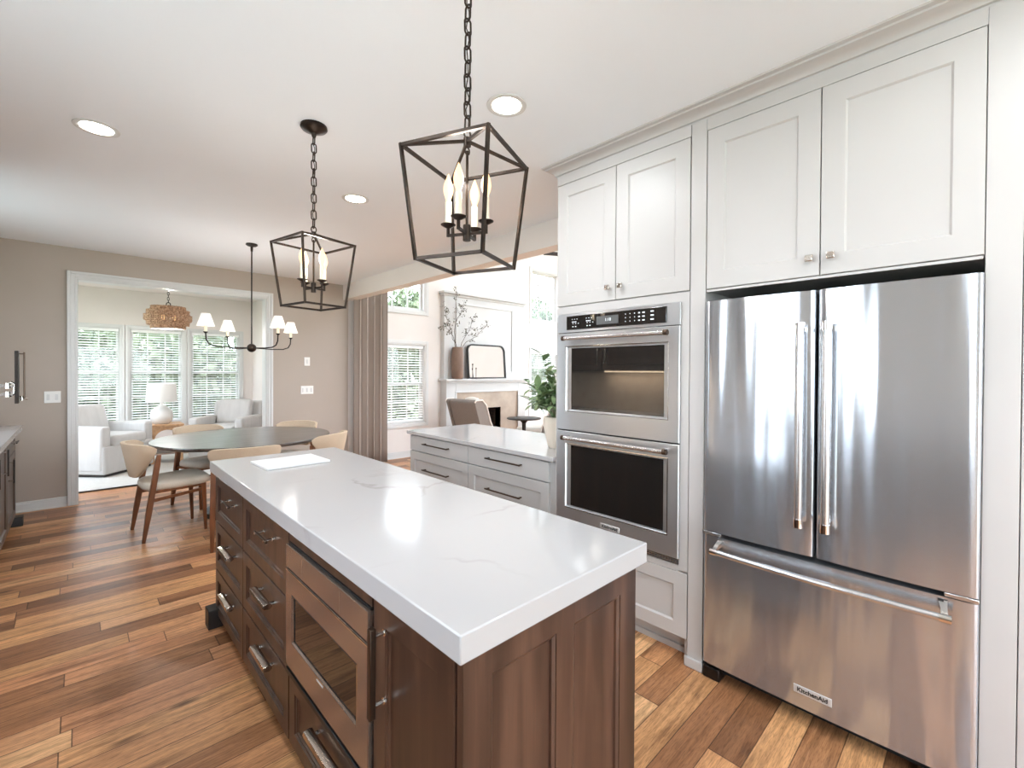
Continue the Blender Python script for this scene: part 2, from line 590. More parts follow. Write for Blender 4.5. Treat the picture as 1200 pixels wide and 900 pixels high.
# ------------------------------------------------------------------ mesh helpers
class B:
    def __init__(s, tf=None):
        s.bm = bmesh.new()
        s.tf = tf

    def v(s, p):
        p = Vector(p)
        if s.tf:
            p = s.tf(p) if callable(s.tf) else s.tf @ p
        return s.bm.verts.new(p)

    def f(s, vs):
        try:
            return s.bm.faces.new(vs)
        except ValueError:
            return None

    def box(s, x0, x1, y0, y1, z0, z1, M=None):
        P = [Vector((x, y, z)) for z in (z0, z1) for y in (y0, y1) for x in (x0, x1)]
        if M:
            P = [M @ p for p in P]
        v = [s.v(p) for p in P]
        for q in ((0, 2, 3, 1), (4, 5, 7, 6), (0, 1, 5, 4), (2, 6, 7, 3), (0, 4, 6, 2), (1, 3, 7, 5)):
            s.f([v[i] for i in q])
        return s

    def rings(s, rings, closed_ends=True, loop=False):
        R = [[s.v(p) for p in r] for r in rings]
        n = len(R[0])
        for a, b in zip(R, R[1:] + ([R[0]] if loop else [])):
            for i in range(n):
                s.f([a[i], a[(i + 1) % n], b[(i + 1) % n], b[i]])
        if closed_ends and not loop:
            s.f(R[0][::-1])
            s.f(R[-1])
        return s

    def tube(s, pts, r, n=8, loop=False, radii=None, flat=None):
        pts = [Vector(p) for p in pts]
        m = len(pts)
        rr = radii or [r] * m
        T = []
        for i in range(m):
            if loop:
                t = pts[(i + 1) % m] - pts[i - 1]
            else:
                t = pts[min(i + 1, m - 1)] - pts[max(i - 1, 0)]
            T.append(t.normalized())
        a = Vector((0, 0, 1)) if abs(T[0].z) < 0.9 else Vector((1, 0, 0))
        nrm = (a - T[0] * a.dot(T[0])).normalized()
        R = []
        for i in range(m):
            nrm = (nrm - T[i] * nrm.dot(T[i])).normalized()
            bn = T[i].cross(nrm)
            fa, fb = (flat or (1, 1))
            R.append([pts[i] + nrm * rr[i] * fa * cos(2 * pi * (k + .5) / n) + bn * rr[i] * fb * sin(2 * pi * (k + .5) / n) for k in range(n)])
        return s.rings(R, loop=loop)

    def bar(s, a, b, w, h=None):
        return s.tube([a, b], w * 0.7071, 4)

    def cyl(s, a, b, r, n=16, r2=None):
        return s.tube([a, b], r, n, radii=[r, r if r2 is None else r2])

    def lathe(s, prof, c=(0, 0, 0), n=24, cap=True):
        c = Vector(c)
        s.rings([[c + Vector((r * cos(2 * pi * k / n), r * sin(2 * pi * k / n), z)) for k in range(n)] for r, z in prof], closed_ends=cap)
        return s

    def prism(s, poly, f0, f1):
        """poly of 2d points; f0, f1 map (u, v) to 3d on the two faces"""
        a = [s.v(f0(*p)) for p in poly]
        b = [s.v(f1(*p)) for p in poly]
        n = len(poly)
        s.f(a[::-1])
        s.f(b)
        for i in range(n):
            s.f([a[i], a[(i + 1) % n], b[(i + 1) % n], b[i]])
        return s

    def grid(s, fn, nu, nv, close_u=False):
        V = [[s.v(fn(i / (nu if close_u else nu - 1), j / (nv - 1))) for j in range(nv)] for i in range(nu)]
        for i in range(nu if close_u else nu - 1):
            for j in range(nv - 1):
                a, b = V[i], V[(i + 1) % nu]
                s.f([a[j], b[j], b[j + 1], a[j + 1]])
        return V

    def shell(s, fn_a, fn_b, nu, nv):
        """closed shell between two surfaces"""
        A = s.grid(fn_a, nu, nv)
        Bv = s.grid(fn_b, nu, nv)
        for i in range(nu - 1):
            s.f([A[i][0], Bv[i][0], Bv[i + 1][0], A[i + 1][0]])
            s.f([A[i][-1], A[i + 1][-1], Bv[i + 1][-1], Bv[i][-1]])
        for j in range(nv - 1):
            s.f([A[0][j], A[0][j + 1], Bv[0][j + 1], Bv[0][j]])
            s.f([A[-1][j], Bv[-1][j], Bv[-1][j + 1], A[-1][j + 1]])
        return s

    def panel(s, mp, u0, u1, v0, v1, t=0.02, st=0.06, rec=0.009, ch=0.006, bead=0.0, st_v=None):
        """framed (shaker) front. mp(u, v, w): w=0 is the front face, negative goes into the cabinet"""
        sv = st_v if st_v is not None else st
        def ring(du, dv, w):
            return [s.v(mp(u0 + du, v0 + dv, w)), s.v(mp(u1 - du, v0 + dv, w)), s.v(mp(u1 - du, v1 - dv, w)), s.v(mp(u0 + du, v1 - dv, w))]
        e = 0.0015
        R = [ring(0, 0, -t), ring(0, 0, -e), ring(e, e, 0), ring(st, sv, 0)]
        if bead:
            R += [ring(st + bead * .4, sv + bead * .4, -rec * .45), ring(st + bead, sv + bead, -rec * .5)]
            R += [ring(st + bead + ch, sv + bead + ch, -rec)]
        else:
            R += [ring(st + ch, sv + ch, -rec)]
        for a, b in zip(R, R[1:]):
            for i in range(4):
                s.f([a[i], a[(i + 1) % 4], b[(i + 1) % 4], b[i]])
        s.f(R[-1])
        s.f(R[0][::-1])
        return s

    def slab(s, mp, u0, u1, v0, v1, t=0.02):
        e = 0.0015
        def ring(d, w):
            return [mp(u0 + d, v0 + d, w), mp(u1 - d, v0 + d, w), mp(u1 - d, v1 - d, w), mp(u0 + d, v1 - d, w)]
        return s.rings([ring(0, -t), ring(0, -e), ring(e, 0)])


def world_of(o):
    m = o.matrix_parent_inverse @ Matrix.LocRotScale(o.location, o.rotation_euler, o.scale)
    return (world_of(o.parent) @ m) if o.parent else Matrix.LocRotScale(o.location, o.rotation_euler, o.scale)


def obj(name, b, m, parent=None, bevel=0.0, smooth=False, seg=2, sub=0, auto=True):
    bm = b.bm
    bmesh.ops.recalc_face_normals(bm, faces=bm.faces)
    me = bpy.data.meshes.new(name)
    bm.to_mesh(me)
    bm.free()
    o = bpy.data.objects.new(name, me)
    COL.objects.link(o)
    for mm in (m if isinstance(m, (list, tuple)) else [m]):
        me.materials.append(MATS[mm])
    if bevel:
        md = o.modifiers.new('bevel', 'BEVEL')
        md.width = bevel
        md.segments = seg
        md.limit_method = 'ANGLE'
        md.angle_limit = radians(35)
        md.harden_normals = False
    if sub:
        md = o.modifiers.new('subd', 'SUBSURF')
        md.levels = sub
        md.render_levels = sub
    if smooth or bevel or sub:
        for p in me.polygons:
            p.use_smooth = True
        if auto and not sub:
            try:
                me.set_sharp_from_angle(angle=radians(40))
            except Exception:
                pass
    if parent:
        o.parent = parent
        o.matrix_parent_inverse = world_of(parent).inverted()
    return o


def thing(name, label, cat, loc=(0, 0, 0), group=None):
    o = bpy.data.objects.new(name, None)
    o.empty_display_size = 0.1
    o.location = loc
    COL.objects.link(o)
    return tag(o, label, cat, group)


def tag(o, label, cat, group=None, kind=None):
    o['label'] = label
    o['category'] = cat
    if group:
        o['group'] = group
    if kind:
        o['kind'] = kind
    return o


def struct(name, b, m, label=None, bevel=0.0, parent=None, **k):
    o = obj(name, b, m, parent, bevel, **k)
    if not parent:
        o['kind'] = 'structure'
        if label:
            o['label'] = label
    return o


def copy_tree(o, parent=None):
    c = o.copy()
    COL.objects.link(c)
    if parent:
        c.parent = parent
    for ch in list(KIDS.get(o.name, [])):
        copy_tree(ch, c)
    return c


KIDS = {}


def index_kids():
    KIDS.clear()
    for q in list(bpy.data.objects):
        if q.parent:
            KIDS.setdefault(q.parent.name, []).append(q)


def place(o, loc, rz=0.0):
    o.location = loc
    o.rotation_euler = (0, 0, rz)


# ------------------------------------------------------------------ room shell
CEIL = 2.71
YB = 6.67          # back wall plane
HX0, HX1, HZ = 2.85, 3.0, 2.49   # header over the opening to the living room
XL = -1.05         # left wall
LC = 5.2           # living-room ceiling

struct('floor', B().box(-1.2, 9.0, -3.6, 10.2, -0.12, 0.0), 'plank_floor', 'wide brown hand-scraped plank floor')
struct('ceiling', B().box(-1.2, 3.0, -3.6, 6.67, CEIL, CEIL + 0.15), 'ceiling_paint', 'smooth white kitchen ceiling')
b = B()
for q in ((3.0, 4.7, -.6, 6.67), (7.3, 9.0, -.6, 6.67), (4.7, 7.3, -.6, 2.1), (4.7, 7.3, 4.7, 6.67)):  # middle left open for the added overhead fill
    b.box(*q, LC, LC + .15)
struct('ceiling_living', b, 'ceiling_paint', 'high white ceiling of the living room')
struct('ceiling_sunroom', B().box(-1.0, 2.7, 6.82, 10.2, CEIL + .05, CEIL + .2), 'wall_white', 'white sunroom ceiling')

OX0, OX1, OZ = 0.0, 1.81, 2.385
T = 0.15


def wall_with_holes(u0, u1, z0, z1, holes, y0, y1, b=None, swap=False):
    """wall slab cut by rectangular holes (u0,u1,z0,z1), thickness y0..y1; swap puts u along Y"""
    b = b or B()
    us = sorted({u0, u1, *[h[0] for h in holes], *[h[1] for h in holes]})
    for a, c in zip(us, us[1:]):
        hs = sorted([(h[2], h[3]) for h in holes if h[0] <= a + 1e-6 and h[1] >= c - 1e-6])
        z = z0
        segs = []
        for h0, h1 in hs:
            if h0 > z + 1e-6:
                segs.append((z, h0))
            z = h1
        if z < z1 - 1e-6:
            segs.append((z, z1))
        for s0, s1 in segs:
            if swap:
                b.box(y0, y1, a, c, s0, s1)
            else:
                b.box(a, c, y0, y1, s0, s1)
    return b


# windows in the living room back wall: (x0, x1, z0, z1)
LW = [(3.42, 4.27, 0.57, 1.87), (3.42, 4.27, 2.45, 3.25), (6.90, 7.75, 0.57, 1.87), (6.90, 7.75, 2.52, 3.58)]
struct('wall_back', wall_with_holes(-1.2, 2.93, 0, CEIL, [(OX0 - .01, OX1 + .01, -1, OZ + .01)], YB, YB + T), 'wall_beige', 'beige dining wall with a wide cased opening')
struct('wall_living_back', wall_with_holes(2.93, 9.0, 0, LC, LW + [(5.25, 5.90, .27, .76)], YB, YB + T), 'wall_beige_lit', 'beige living room wall, coloured lighter for its brighter light, with windows and fireplace')
struct('wall_header', B().box(HX0, HX1, -0.6, YB, HZ, LC), 'header_paint', 'beige header above the opening to the living room')
struct('wall_living_right', wall_with_holes(-.6, YB, 0, LC, [(3.6, 6.0, .45, 3.35)], 8.85, 9.0, swap=True), 'wall_beige_lit')
struct('wall_living_front', wall_with_holes(3.0, 8.85, 0, LC, [(4.0, 8.0, .45, 3.35)], -.6, -.45), 'wall_beige_lit')
struct('wall_right', B().box(HX0, HX1, -3.6, 1.83, 0, HZ), 'wall_beige_lit', 'wall behind the tall cabinets')
# left wall with the unseen sink window and a third window added for light
LWIN = [(1.0, 1.95, 1.12, 2.35), (-2.4, -0.8, 1.12, 2.35), (4.75, 5.45, 1.12, 2.35)]
struct('wall_left', wall_with_holes(-3.6, YB, 0, CEIL, LWIN, XL - T, XL, swap=True), 'wall_beige', 'beige wall behind the dark base cabinets')
RW = (-0.6, 2.2, 0.05, 2.3)
struct('wall_rear', wall_with_holes(-1.2, 3.0, 0, CEIL, [RW], -3.6, -3.45), 'wall_beige')

# sunroom
SY = 10.0
SW = [(-0.27, 0.51, 0.52, 2.12), (0.63, 1.355, 0.52, 2.12), (1.475, 2.255, 0.52, 2.12)]
struct('wall_sunroom_back', wall_with_holes(-1.0, 2.7, 0, CEIL + .05, SW, SY, SY + T), 'wall_white', 'white sunroom wall with three tall windows')
struct('wall_sunroom_right', B().box(2.47, 2.62, YB + T, SY, 0, CEIL + .05), 'wall_white', 'white side wall of the sunroom')
SLW = [(7.3, 9.5, 0.5, 2.2)]
struct('wall_sunroom_left', wall_with_holes(YB + T, SY, 0, CEIL + .05, SLW, -1.0, -0.85, swap=True), 'wall_white')

# casing of the wide opening: stepped profile, plus jamb lining
b = B()
for (d0, d1, t) in ((0.0, 0.018, 0.014), (0.018, 0.052, 0.020), (0.052, 0.078, 0.028)):
    b.box(OX0 - d1, OX0 - d0, YB - t, YB, 0, OZ + d1)
    b.box(OX1 + d0, OX1 + d1, YB - t, YB, 0, OZ + d1)
    b.box(OX0 - d0, OX1 + d0, YB - t, YB, OZ + d0, OZ + d1)
struct('trim_1', b, 'trim_paint', 'white stepped casing around the sunroom opening', bevel=0.003)
b = B()
b.box(OX0 - .01, OX0 + .006, YB - .002, YB + T + .01, 0, OZ)
b.box(OX1 - .006, OX1 + .01, YB - .002, YB + T + .01, 0, OZ)
b.box(OX0 - .01, OX1 + .01, YB - .002, YB + T + .01, OZ - .006, OZ + .01)
struct('trim_2', b, 'trim_paint', 'white jamb lining of the sunroom opening')


def baseboard(name, x0, x1, y, d=-1, label=None):
    b = B()
    y2 = lambda t: (y + d * t)
    for (z0, z1, t) in ((0, 0.085, 0.014), (0.085, 0.105, 0.010), (0, 0.018, 0.024)):
        a, c = sorted((y, y2(t)))
        b.box(x0, x1, a, c, z0, z1)
    struct(name, b, 'trim_paint', label, bevel=0.004)


baseboard('baseboard_back', XL, OX0 - .078, YB, label='white baseboard under the light switch wall')
baseboard('baseboard_dining', OX1 + .078, 2.93, YB, label='white baseboard beside the curtain')
baseboard('baseboard_living', 2.94, 4.56, YB, label='white baseboard below the living room window')
baseboard('baseboard_living_right', 6.6, 8.84, YB)
baseboard('baseboard_sunroom', -.84, 2.46, SY)

# crown moulding above the tall cabinets, runs along Y then returns at the tower end
FX = 2.17          # face plane of the tall cabinets
prof = [(0.0, 2.645), (-0.012, 2.645), (-0.014, 2.655), (-0.022, 2.658), (-0.026, 2.668), (-0.046, 2.684), (-0.064, 2.692), (-0.066, 2.699), (-0.082, 2.703), (-0.084, CEIL), (0.02, CEIL)]
b = B()
YT = 1.858
R = []
R.append([(FX + dx, -1.6, z) for dx, z in prof])
R.append([(FX + dx, YT - dx, z) for dx, z in prof])
R.append([(HX0 - .002, YT - dx, z) for dx, z in prof])
b.rings(R, closed_ends=False)
struct('trim_3', b, 'cabinet_paint', 'white crown moulding above the tall cabinets', smooth=True)


# ------------------------------------------------------------------ windows
def window(name, x0, x1, z0, z1, y, label, cols=3, rows=2, meeting=True, casing=0.07, swap=False, thin=False, dirn=-1, meet_z=None):
    """double-hung window set in a wall; y is the room-side face of the wall, dirn points into the room"""
    def mk(a0, a1, b0, b1, c0, c1, bb):
        if swap:
            bb.box(min(b0, b1), max(b0, b1), a0, a1, c0, c1)
        else:
            bb.box(a0, a1, min(b0, b1), max(b0, b1), c0, c1)
    f = B()
    o = -dirn
    # casing
    for d0, d1, t in ((0, 0.02, .012), (0.02, casing, .02)):
        mk(x0 - d1, x0 - d0, y, y + dirn * t, z0 - d1, z1 + d1, f)
        mk(x1 + d0, x1 + d1, y, y + dirn * t, z0 - d1, z1 + d1, f)
        mk(x0 - d0, x1 + d0, y, y + dirn * t, z1 + d0, z1 + d1, f)
        mk(x0 - d0, x1 + d0, y, y + dirn * t, z0 - d1, z0 - d0, f)
    # lining
    for (a0, a1, c0, c1) in ((x0, x0 + .012, z0, z1), (x1 - .012, x1, z0, z1), (x0, x1, z0, z0 + .012), (x0, x1, z1 - .012, z1)):
        mk(a0, a1, y + o * .0, y + o * T, c0, c1, f)
    root = struct(name, f, 'trim_paint', label, bevel=0.002)
    zm = meet_z if meet_z else (z0 + z1) / 2
    s = B()
    w_ = 0.038
    parts = [(z0 + .012, zm + .018, .085), (zm - .018, z1 - .012, .055)] if meeting else [(z0 + .012, z1 - .012, .07)]
    for c0, c1, dep in parts:
        ya, yb = y + o * dep, y + o * (dep + .03)
        mk(x0 + .012, x0 + .012 + w_, ya, yb, c0, c1, s)
        mk(x1 - .012 - w_, x1 - .012, ya, yb, c0, c1, s)
        mk(x0 + .012 + w_, x1 - .012 - w_, ya, yb, c0, c0 + w_, s)
        mk(x0 + .012 + w_, x1 - .012 - w_, ya, yb, c1 - w_, c1, s)
    struct('window_sash', s, 'trim_paint', parent=root)
    mu = B()
    for c0, c1, dep in parts:
        ya, yb = y + o * (dep + .008), y + o * (dep + .022)
        for i in range(1, cols):
            xx = x0 + (x1 - x0) * i / cols
            mk(xx - .009, xx + .009, ya, yb, c0 + w_, c1 - w_, mu)
        for j in range(1, rows):
            zz = c0 + (c1 - c0) * j / rows
            mk(x0 + .03, x1 - .03, ya, yb, zz - .009, zz + .009, mu)
    struct('window_muntins', mu, 'trim_paint', parent=root)
    g = B()
    for c0, c1, dep in parts:
        ya, yb = y + o * (dep + .0135), y + o * (dep + .0165)
        mk(x0 + .04, x1 - .04, ya, yb, c0 + .02, c1 - .02, g)
    struct('window_pane', g, 'window_glass', parent=root)
    return root


window('window_1', *LW[0], YB, 'double-hung living room window between curtain and fireplace')
window('window_2', *LW[1], YB, 'transom window above the one beside the curtain', meeting=False, rows=2)
window('window_3', *LW[2], YB, 'double-hung living room window behind the potted plant')
window('window_4', *LW[3], YB, 'tall upper window beside the tall white cabinets', meeting=False, rows=4)
for i, (h, lb) in enumerate(zip(SW, ('sunroom window behind the armchair next to the beige wall', 'middle sunroom window behind the table lamp', 'sunroom window nearest the side wall'))):
    window('window_%d' % (5 + i), *h, SY, lb, meet_z=1.385, casing=0.055, rows=2)
window('window_8', *LWIN[0], XL, 'kitchen window over the counter', swap=True, dirn=1, meeting=True)
window('window_9', *LWIN[1], XL, 'second kitchen window over the counter', swap=True, dirn=1, meeting=True)
window('window_14', *LWIN[2], XL, 'unseen window added for light beside the swing-arm screen', swap=True, dirn=1, meeting=True)  # unseen, put in to brighten the dining ceiling and header
window('window_10', *RW, -3.45, 'wide glazed garden doors', dirn=1, meeting=False, cols=3, rows=1, casing=0.08)
window('window_12', 3.6, 6.0, .45, 3.35, 8.85, 'wide unseen living room side window added for light', swap=True, dirn=-1, meeting=False, cols=4, rows=3)  # unseen, put in to light the living room from the side
window('window_13', 4.0, 8.0, .45, 3.35, -.45, 'wide unseen living room front window added for light', dirn=1, meeting=False, cols=4, rows=3)  # unseen, put in to light the living room from the front
window('window_11', *SLW[0], -0.85, 'unseen side window of the sunroom added for light', swap=True, dirn=1, meeting=False, cols=3, rows=1)  # unseen, put in to light the sunroom


def blind(x0, x1, z0, z1, y, label, pitch=0.042, ang=0.25, group=None):
    t = thing('window_blind', label, 'blind', ((x0 + x1) / 2, y, z1), group)
    hr = B().box(x0, x1, y - .022, y + .022, z1 - .045, z1)
    obj('headrail', hr, 'blind_slat', t, bevel=.003)
    s = B()
    z = z1 - .07
    while z > z0 + .03:
        M = Matrix.Translation((0, y, z)) @ Matrix.Rotation(ang, 4, 'X')
        s.box(x0 + .004, x1 - .004, -.020, .020, -.0013, .0013, M)
        z -= pitch
    obj('slats', s, 'blind_slat', t)
    obj('bottom_rail', B().box(x0, x1, y - .022, y + .022, z0, z0 + .018), 'blind_slat', t, bevel=.003)
    for u in (.18, .82):
        xx = x0 + (x1 - x0) * u
        obj('lift_cord', B().box(xx - .0015, xx + .0015, y - .024, y - .022, z0 + .01, z1 - .03), 'blind_slat', t)


for (h, lb) in zip(SW, ('white slatted blind behind the armchair next to the beige wall', 'white slatted blind behind the table lamp', 'white slatted blind beside the sunroom side wall, behind the chandelier')):
    blind(h[0] + .02, h[1] - .02, 0.54, h[3] - .015, SY + .026, lb, group='white slatted window blinds')
blind(LW[0][0] + .02, LW[0][1] - .02, .59, LW[0][3] - .015, YB + .026, 'white slatted blind between grey curtain and fireplace', group='white slatted window blinds')
blind(LW[2][0] + .02, LW[2][1] - .02, 1.50, LW[2][3] - .015, YB + .026, 'white slatted blind half raised behind the potted plant', group='white slatted window blinds')

# ------------------------------------------------------------------ outside
struct('ground', B().box(-30, 40, 6.9, 60, -0.45, -0.3), 'lawn_green', 'green lawn outside the windows')
struct('ground_garden', B().box(-30, -1.25, -30, 6.9, -0.45, -0.3), 'lawn_green')
struct('ground_rear', B().box(-1.25, 40, -30, -3.65, -0.45, -0.3), 'lawn_green')


def tree_proto(seed, h, r, zc, leaves=9000):
    rnd = random.Random(seed)
    t = thing('garden_tree', 'x', 'tree')
    obj('trunk', B().tube([(0, 0, -.3), (.05, .02, zc * .5), (0, 0, zc)], .1, 8, radii=[.13, .1, .06]), 'bark', t, smooth=True)
    c = B()
    blobs = []
    for i in range(26):
        a = rnd.random() * 2 * pi
        rr = rnd.random() ** .5 * r * .7
        blobs.append((Vector((rr * cos(a), rr * sin(a), zc + (rnd.random() - .4) * h * .75)), r * (.35 + .3 * rnd.random())))
    for i in range(leaves):
        bc, br = rnd.choice(blobs)
        d = Vector((rnd.gauss(0, 1), rnd.gauss(0, 1), rnd.gauss(0, 1))).normalized()
        p = bc + d * br * (.75 + .25 * rnd.random())
        M = Matrix.Translation(p) @ Euler((rnd.random() * 6, rnd.random() * 6, rnd.random() * 6)).to_matrix().to_4x4()
        s_ = .09 + .07 * rnd.random()
        vs = [c.v(M @ Vector(q)) for q in ((-s_, 0, 0), (0, -s_ * .5, .02), (s_, 0, 0), (0, s_ * .5, .02))]
        c.f(vs)
    obj('foliage', c, 'leaf_outdoor', t)
    return t


TP = [tree_proto(3, 4.2, 1.9, 2.4), tree_proto(5, 2.2, 1.5, 1.0, 6000)]
index_kids()
spots = [(0, -5.2, 17.5), (0, 0.6, 23.0), (0, 5.6, 17.8), (0, 11.0, 17.6), (0, 16.6, 16.5), (0, 15.2, 10.8),
         (1, -2.0, 13.0), (1, 1.9, 13.2), (1, 5.8, 12.6), (1, 9.7, 12.4), (1, 7.9, 8.9), (1, 11.8, 8.9), (1, -.1, 16.4)]
for i, (k, x, y) in enumerate(spots):
    o = TP[k] if i in (0, 6) else copy_tree(TP[k])
    place(o, (x, y, -0.02), random.random() * 6)
    far = 'sunroom' if x < 4 else 'living room'
    tag(o, ('tall leafy green tree' if k == 0 else 'low rounded green bush') + ' outside the %s windows' % far, 'tree' if k == 0 else 'bush', ('trees' if k == 0 else 'bushes') + ' outside the ' + far)

# ------------------------------------------------------------------ ceiling downlights
def downlight(x, y, label, lamp=CAN_W):
    t = thing('recessed_downlight', label, 'ceiling light', (x, y, CEIL), 'recessed ceiling downlights')
    obj('trim_ring', B().lathe([(.068, CEIL + .03), (.068, CEIL - .001), (.078, CEIL - .006), (.094, CEIL - .004), (.096, CEIL), (.072, CEIL + .03)], (x, y, 0), 32, cap=False), 'trim_paint', t, smooth=True)
    obj('lamp_disc', B().lathe([(.0675, CEIL - .0015), (.0675, CEIL - .004)], (x, y, 0), 32), 'can_glow', t)
    l = bpy.data.lights.new('downlight_lamp', 'AREA')
    l.shape = 'DISK'
    l.size = .13
    l.energy = lamp
    l.color = (.88, .94, 1.0)
    o = bpy.data.objects.new('downlight_lamp', l)
    o.location = (x, y, CEIL - .008)
    COL.objects.link(o)
    o.parent = t
    o.matrix_parent_inverse = Matrix.Translation((-x, -y, -CEIL))


downlight(0.075, 3.27, 'lit recessed downlight alone over the open floor by the sunroom opening')
downlight(1.475, 1.60, 'lit recessed downlight beside the larger lantern near the white cabinets')
downlight(1.48, 3.25, 'lit recessed downlight between the far lantern and the living room header')
downlight(0.075, 1.3, 'recessed downlight over the open floor near the camera')
downlight(0.1, -0.8, 'unseen downlight added for light behind the camera on the sink side')  # out of view, added for more light in the kitchen
downlight(1.475, -0.3, 'unseen downlight added for light in front of the refrigerator')  # out of view, added to light the cabinet side

# ------------------------------------------------------------------ tall white cabinets (right)
# map for faces looking toward -X: u = y, v = z, w toward the room is -x
def mx_(x):
    return lambda u, v, w_: (x - w_, u, v)


def knob(parent, x, y, z):
    b = B()
    b.cyl((x, y, z), (x - .016, y, z), .006, 12)
    b.box(x - .03, x - .016, y - .014, y + .014, z - .013, z + .013)
    return obj('knob', b, 'nickel', parent, bevel=.003)


XB = HX0 - .002
# refrigerator surround and the cabinet above it
t = thing('upper_cabinet', 'white two-door cabinet above the steel refrigerator', 'cabinet', (FX, .46, 1.83))
obj('cabinet_body', B().box(FX + .001, XB, .001, .924, 1.83, 2.645), 'cabinet_paint', t)
obj('bottom_rail', B().box(FX - .018, FX + .0005, .004, .921, 1.822, 1.832), 'cabinet_paint', t)
obj('top_rail', B().box(FX - .018, FX + .0005, -.0, .925, 2.59, 2.645), 'cabinet_paint', t)
for y0, y1, ky in ((.002, .462, .424), (.466, .922, .498)):
    d = obj('cabinet_door', B().panel(mx_(FX - .020), y0, y1, 1.836, 2.587, st=.078, rec=.008, ch=.007), 'cabinet_paint', t)
    knob(d, FX - .020, ky, 1.905)

t = thing('refrigerator_surround', 'white tall side panels enclosing the steel refrigerator', 'cabinet panel', (FX, .46, 0))
obj('side_panel', B().box(FX - .02, XB, .926, 1.0, 0, 2.645), 'cabinet_paint', t, bevel=.0015)
obj('side_panel', B().box(FX - .02, XB, -.084, -.0005, 0, 2.645), 'cabinet_paint', t, bevel=.0015)
obj('base_shoe', B().box(FX - .034, FX - .02, .92, 1.012, 0, .05), 'cabinet_paint', t, bevel=.006)

t = thing('pantry_cabinet', 'white tall pantry cabinet at the picture edge past the refrigerator', 'cabinet', (FX, -.8, 0))
obj('cabinet_body', B().box(FX, XB, -1.6, -.087, .1, 2.645), 'cabinet_paint', t)
obj('toe_kick', B().box(FX + .06, XB, -1.6, -.087, 0, .1), 'cabinet_paint', t)
for y0, y1 in ((-.84, -.0865), (-1.6, -.843)):
    d = obj('cabinet_door', B().panel(mx_(FX - .02), y0, y1, .11, 2.6, st=.078), 'cabinet_paint', t)
    knob(d, FX - .02, -.80 if y0 > -1 else -.89, 1.2)

# oven tower
TY0, TY1 = 1.003, YT
t = thing('oven_cabinet', 'white tall cabinet holding the double wall oven', 'cabinet', (FX, 1.43, 0))
b = B()
b.box(FX, XB, TY0, TY0 + .02, 0, 2.645).box(FX, XB, TY1 - .02, TY1, 0, 2.645)
b.box(FX, XB, TY0 + .02, TY1 - .02, 1.83, 2.645).box(FX, XB, TY0 + .02, TY1 - .02, .12, .46)
b.box(XB - .02, XB, TY0 + .02, TY1 - .02, .46, 1.83)
obj('cabinet_body', b, 'cabinet_paint', t)
obj('toe_kick', B().box(FX + .075, XB, TY0 + .02, TY1 - .02, 0, .12).box(FX + .06, FX + .075, TY0 + .02, TY1 - .02, 0, .03), 'cabinet_paint', t, bevel=.002)
b = B()   # frame round the oven
b.box(FX - .02, FX, TY0, 1.048, .455, 1.835).box(FX - .02, FX, 1.838, TY1, .455, 1.835)
b.box(FX - .02, FX, 1.048, 1.838, 1.790, 1.835).box(FX - .02, FX, 1.048, 1.838, .448, .478)
obj('face_frame', b, 'cabinet_paint', t)
obj('top_rail', B().box(FX - .02, FX, TY0, TY1, 2.59, 2.645), 'cabinet_paint', t)
for y0, y1, ky in ((1.006, 1.429, 1.390), (1.433, 1.856, 1.472)):
    d = obj('cabinet_door', B().panel(mx_(FX - .020), y0, y1, 1.842, 2.587, st=.075, rec=.008, ch=.007), 'cabinet_paint', t)
    knob(d, FX - .020, ky, 1.912)
d = obj('drawer', B().panel(mx_(FX - .020), 1.006, 1.856, .122, .444, st=.068, rec=.010, ch=.007), 'cabinet_paint', t)
b = B()
b.cyl((FX - .02, 1.36, .30), (FX - .045, 1.36, .30), .005, 10).cyl((FX - .02, 1.50, .30), (FX - .045, 1.50, .30), .005, 10)
b.box(FX - .052, FX - .043, 1.335, 1.525, .295, .305)
obj('handle', b, 'pull_bronze', d)

# ------------------------------------------------------------------ double oven
def txt(body, size, loc, rot, m, parent, name='lettering', ext=0.0006, bold=0.0):
    c = bpy.data.curves.new(name, 'FONT')
    c.body = body
    c.size = size
    c.extrude = ext
    c.offset = bold
    c.align_x = 'CENTER'
    c.align_y = 'CENTER'
    c.materials.append(MATS[m])
    o = bpy.data.objects.new(name, c)
    o.location = loc
    o.rotation_euler = rot
    COL.objects.link(o)
    bpy.context.view_layer.update()
    me = bpy.data.meshes.new_from_object(o.evaluated_get(bpy.context.evaluated_depsgraph_get()))
    bpy.data.objects.remove(o)
    o = bpy.data.objects.new(name, me)
    o.location = loc
    o.rotation_euler = rot
    COL.objects.link(o)
    if parent:
        o.parent = parent
        o.matrix_parent_inverse = world_of(parent).inverted()
    return o


ROTX = (radians(90), 0, radians(-90))     # text read from -X side

OX = 2.135
t = thing('double_wall_oven', 'stainless steel double wall oven in the white tower', 'oven', (OX, 1.43, .48))
oy0, oy1 = 1.045, 1.840
obj('oven_body', B().box(FX - .018, XB - .05, 1.052, 1.834, .482, 1.785), 'dark_gap', t)
obj('side_trim', B().box(OX + .012, FX - .018, oy0 + .002, oy1 - .002, .482, 1.788), 'black_plastic', t)
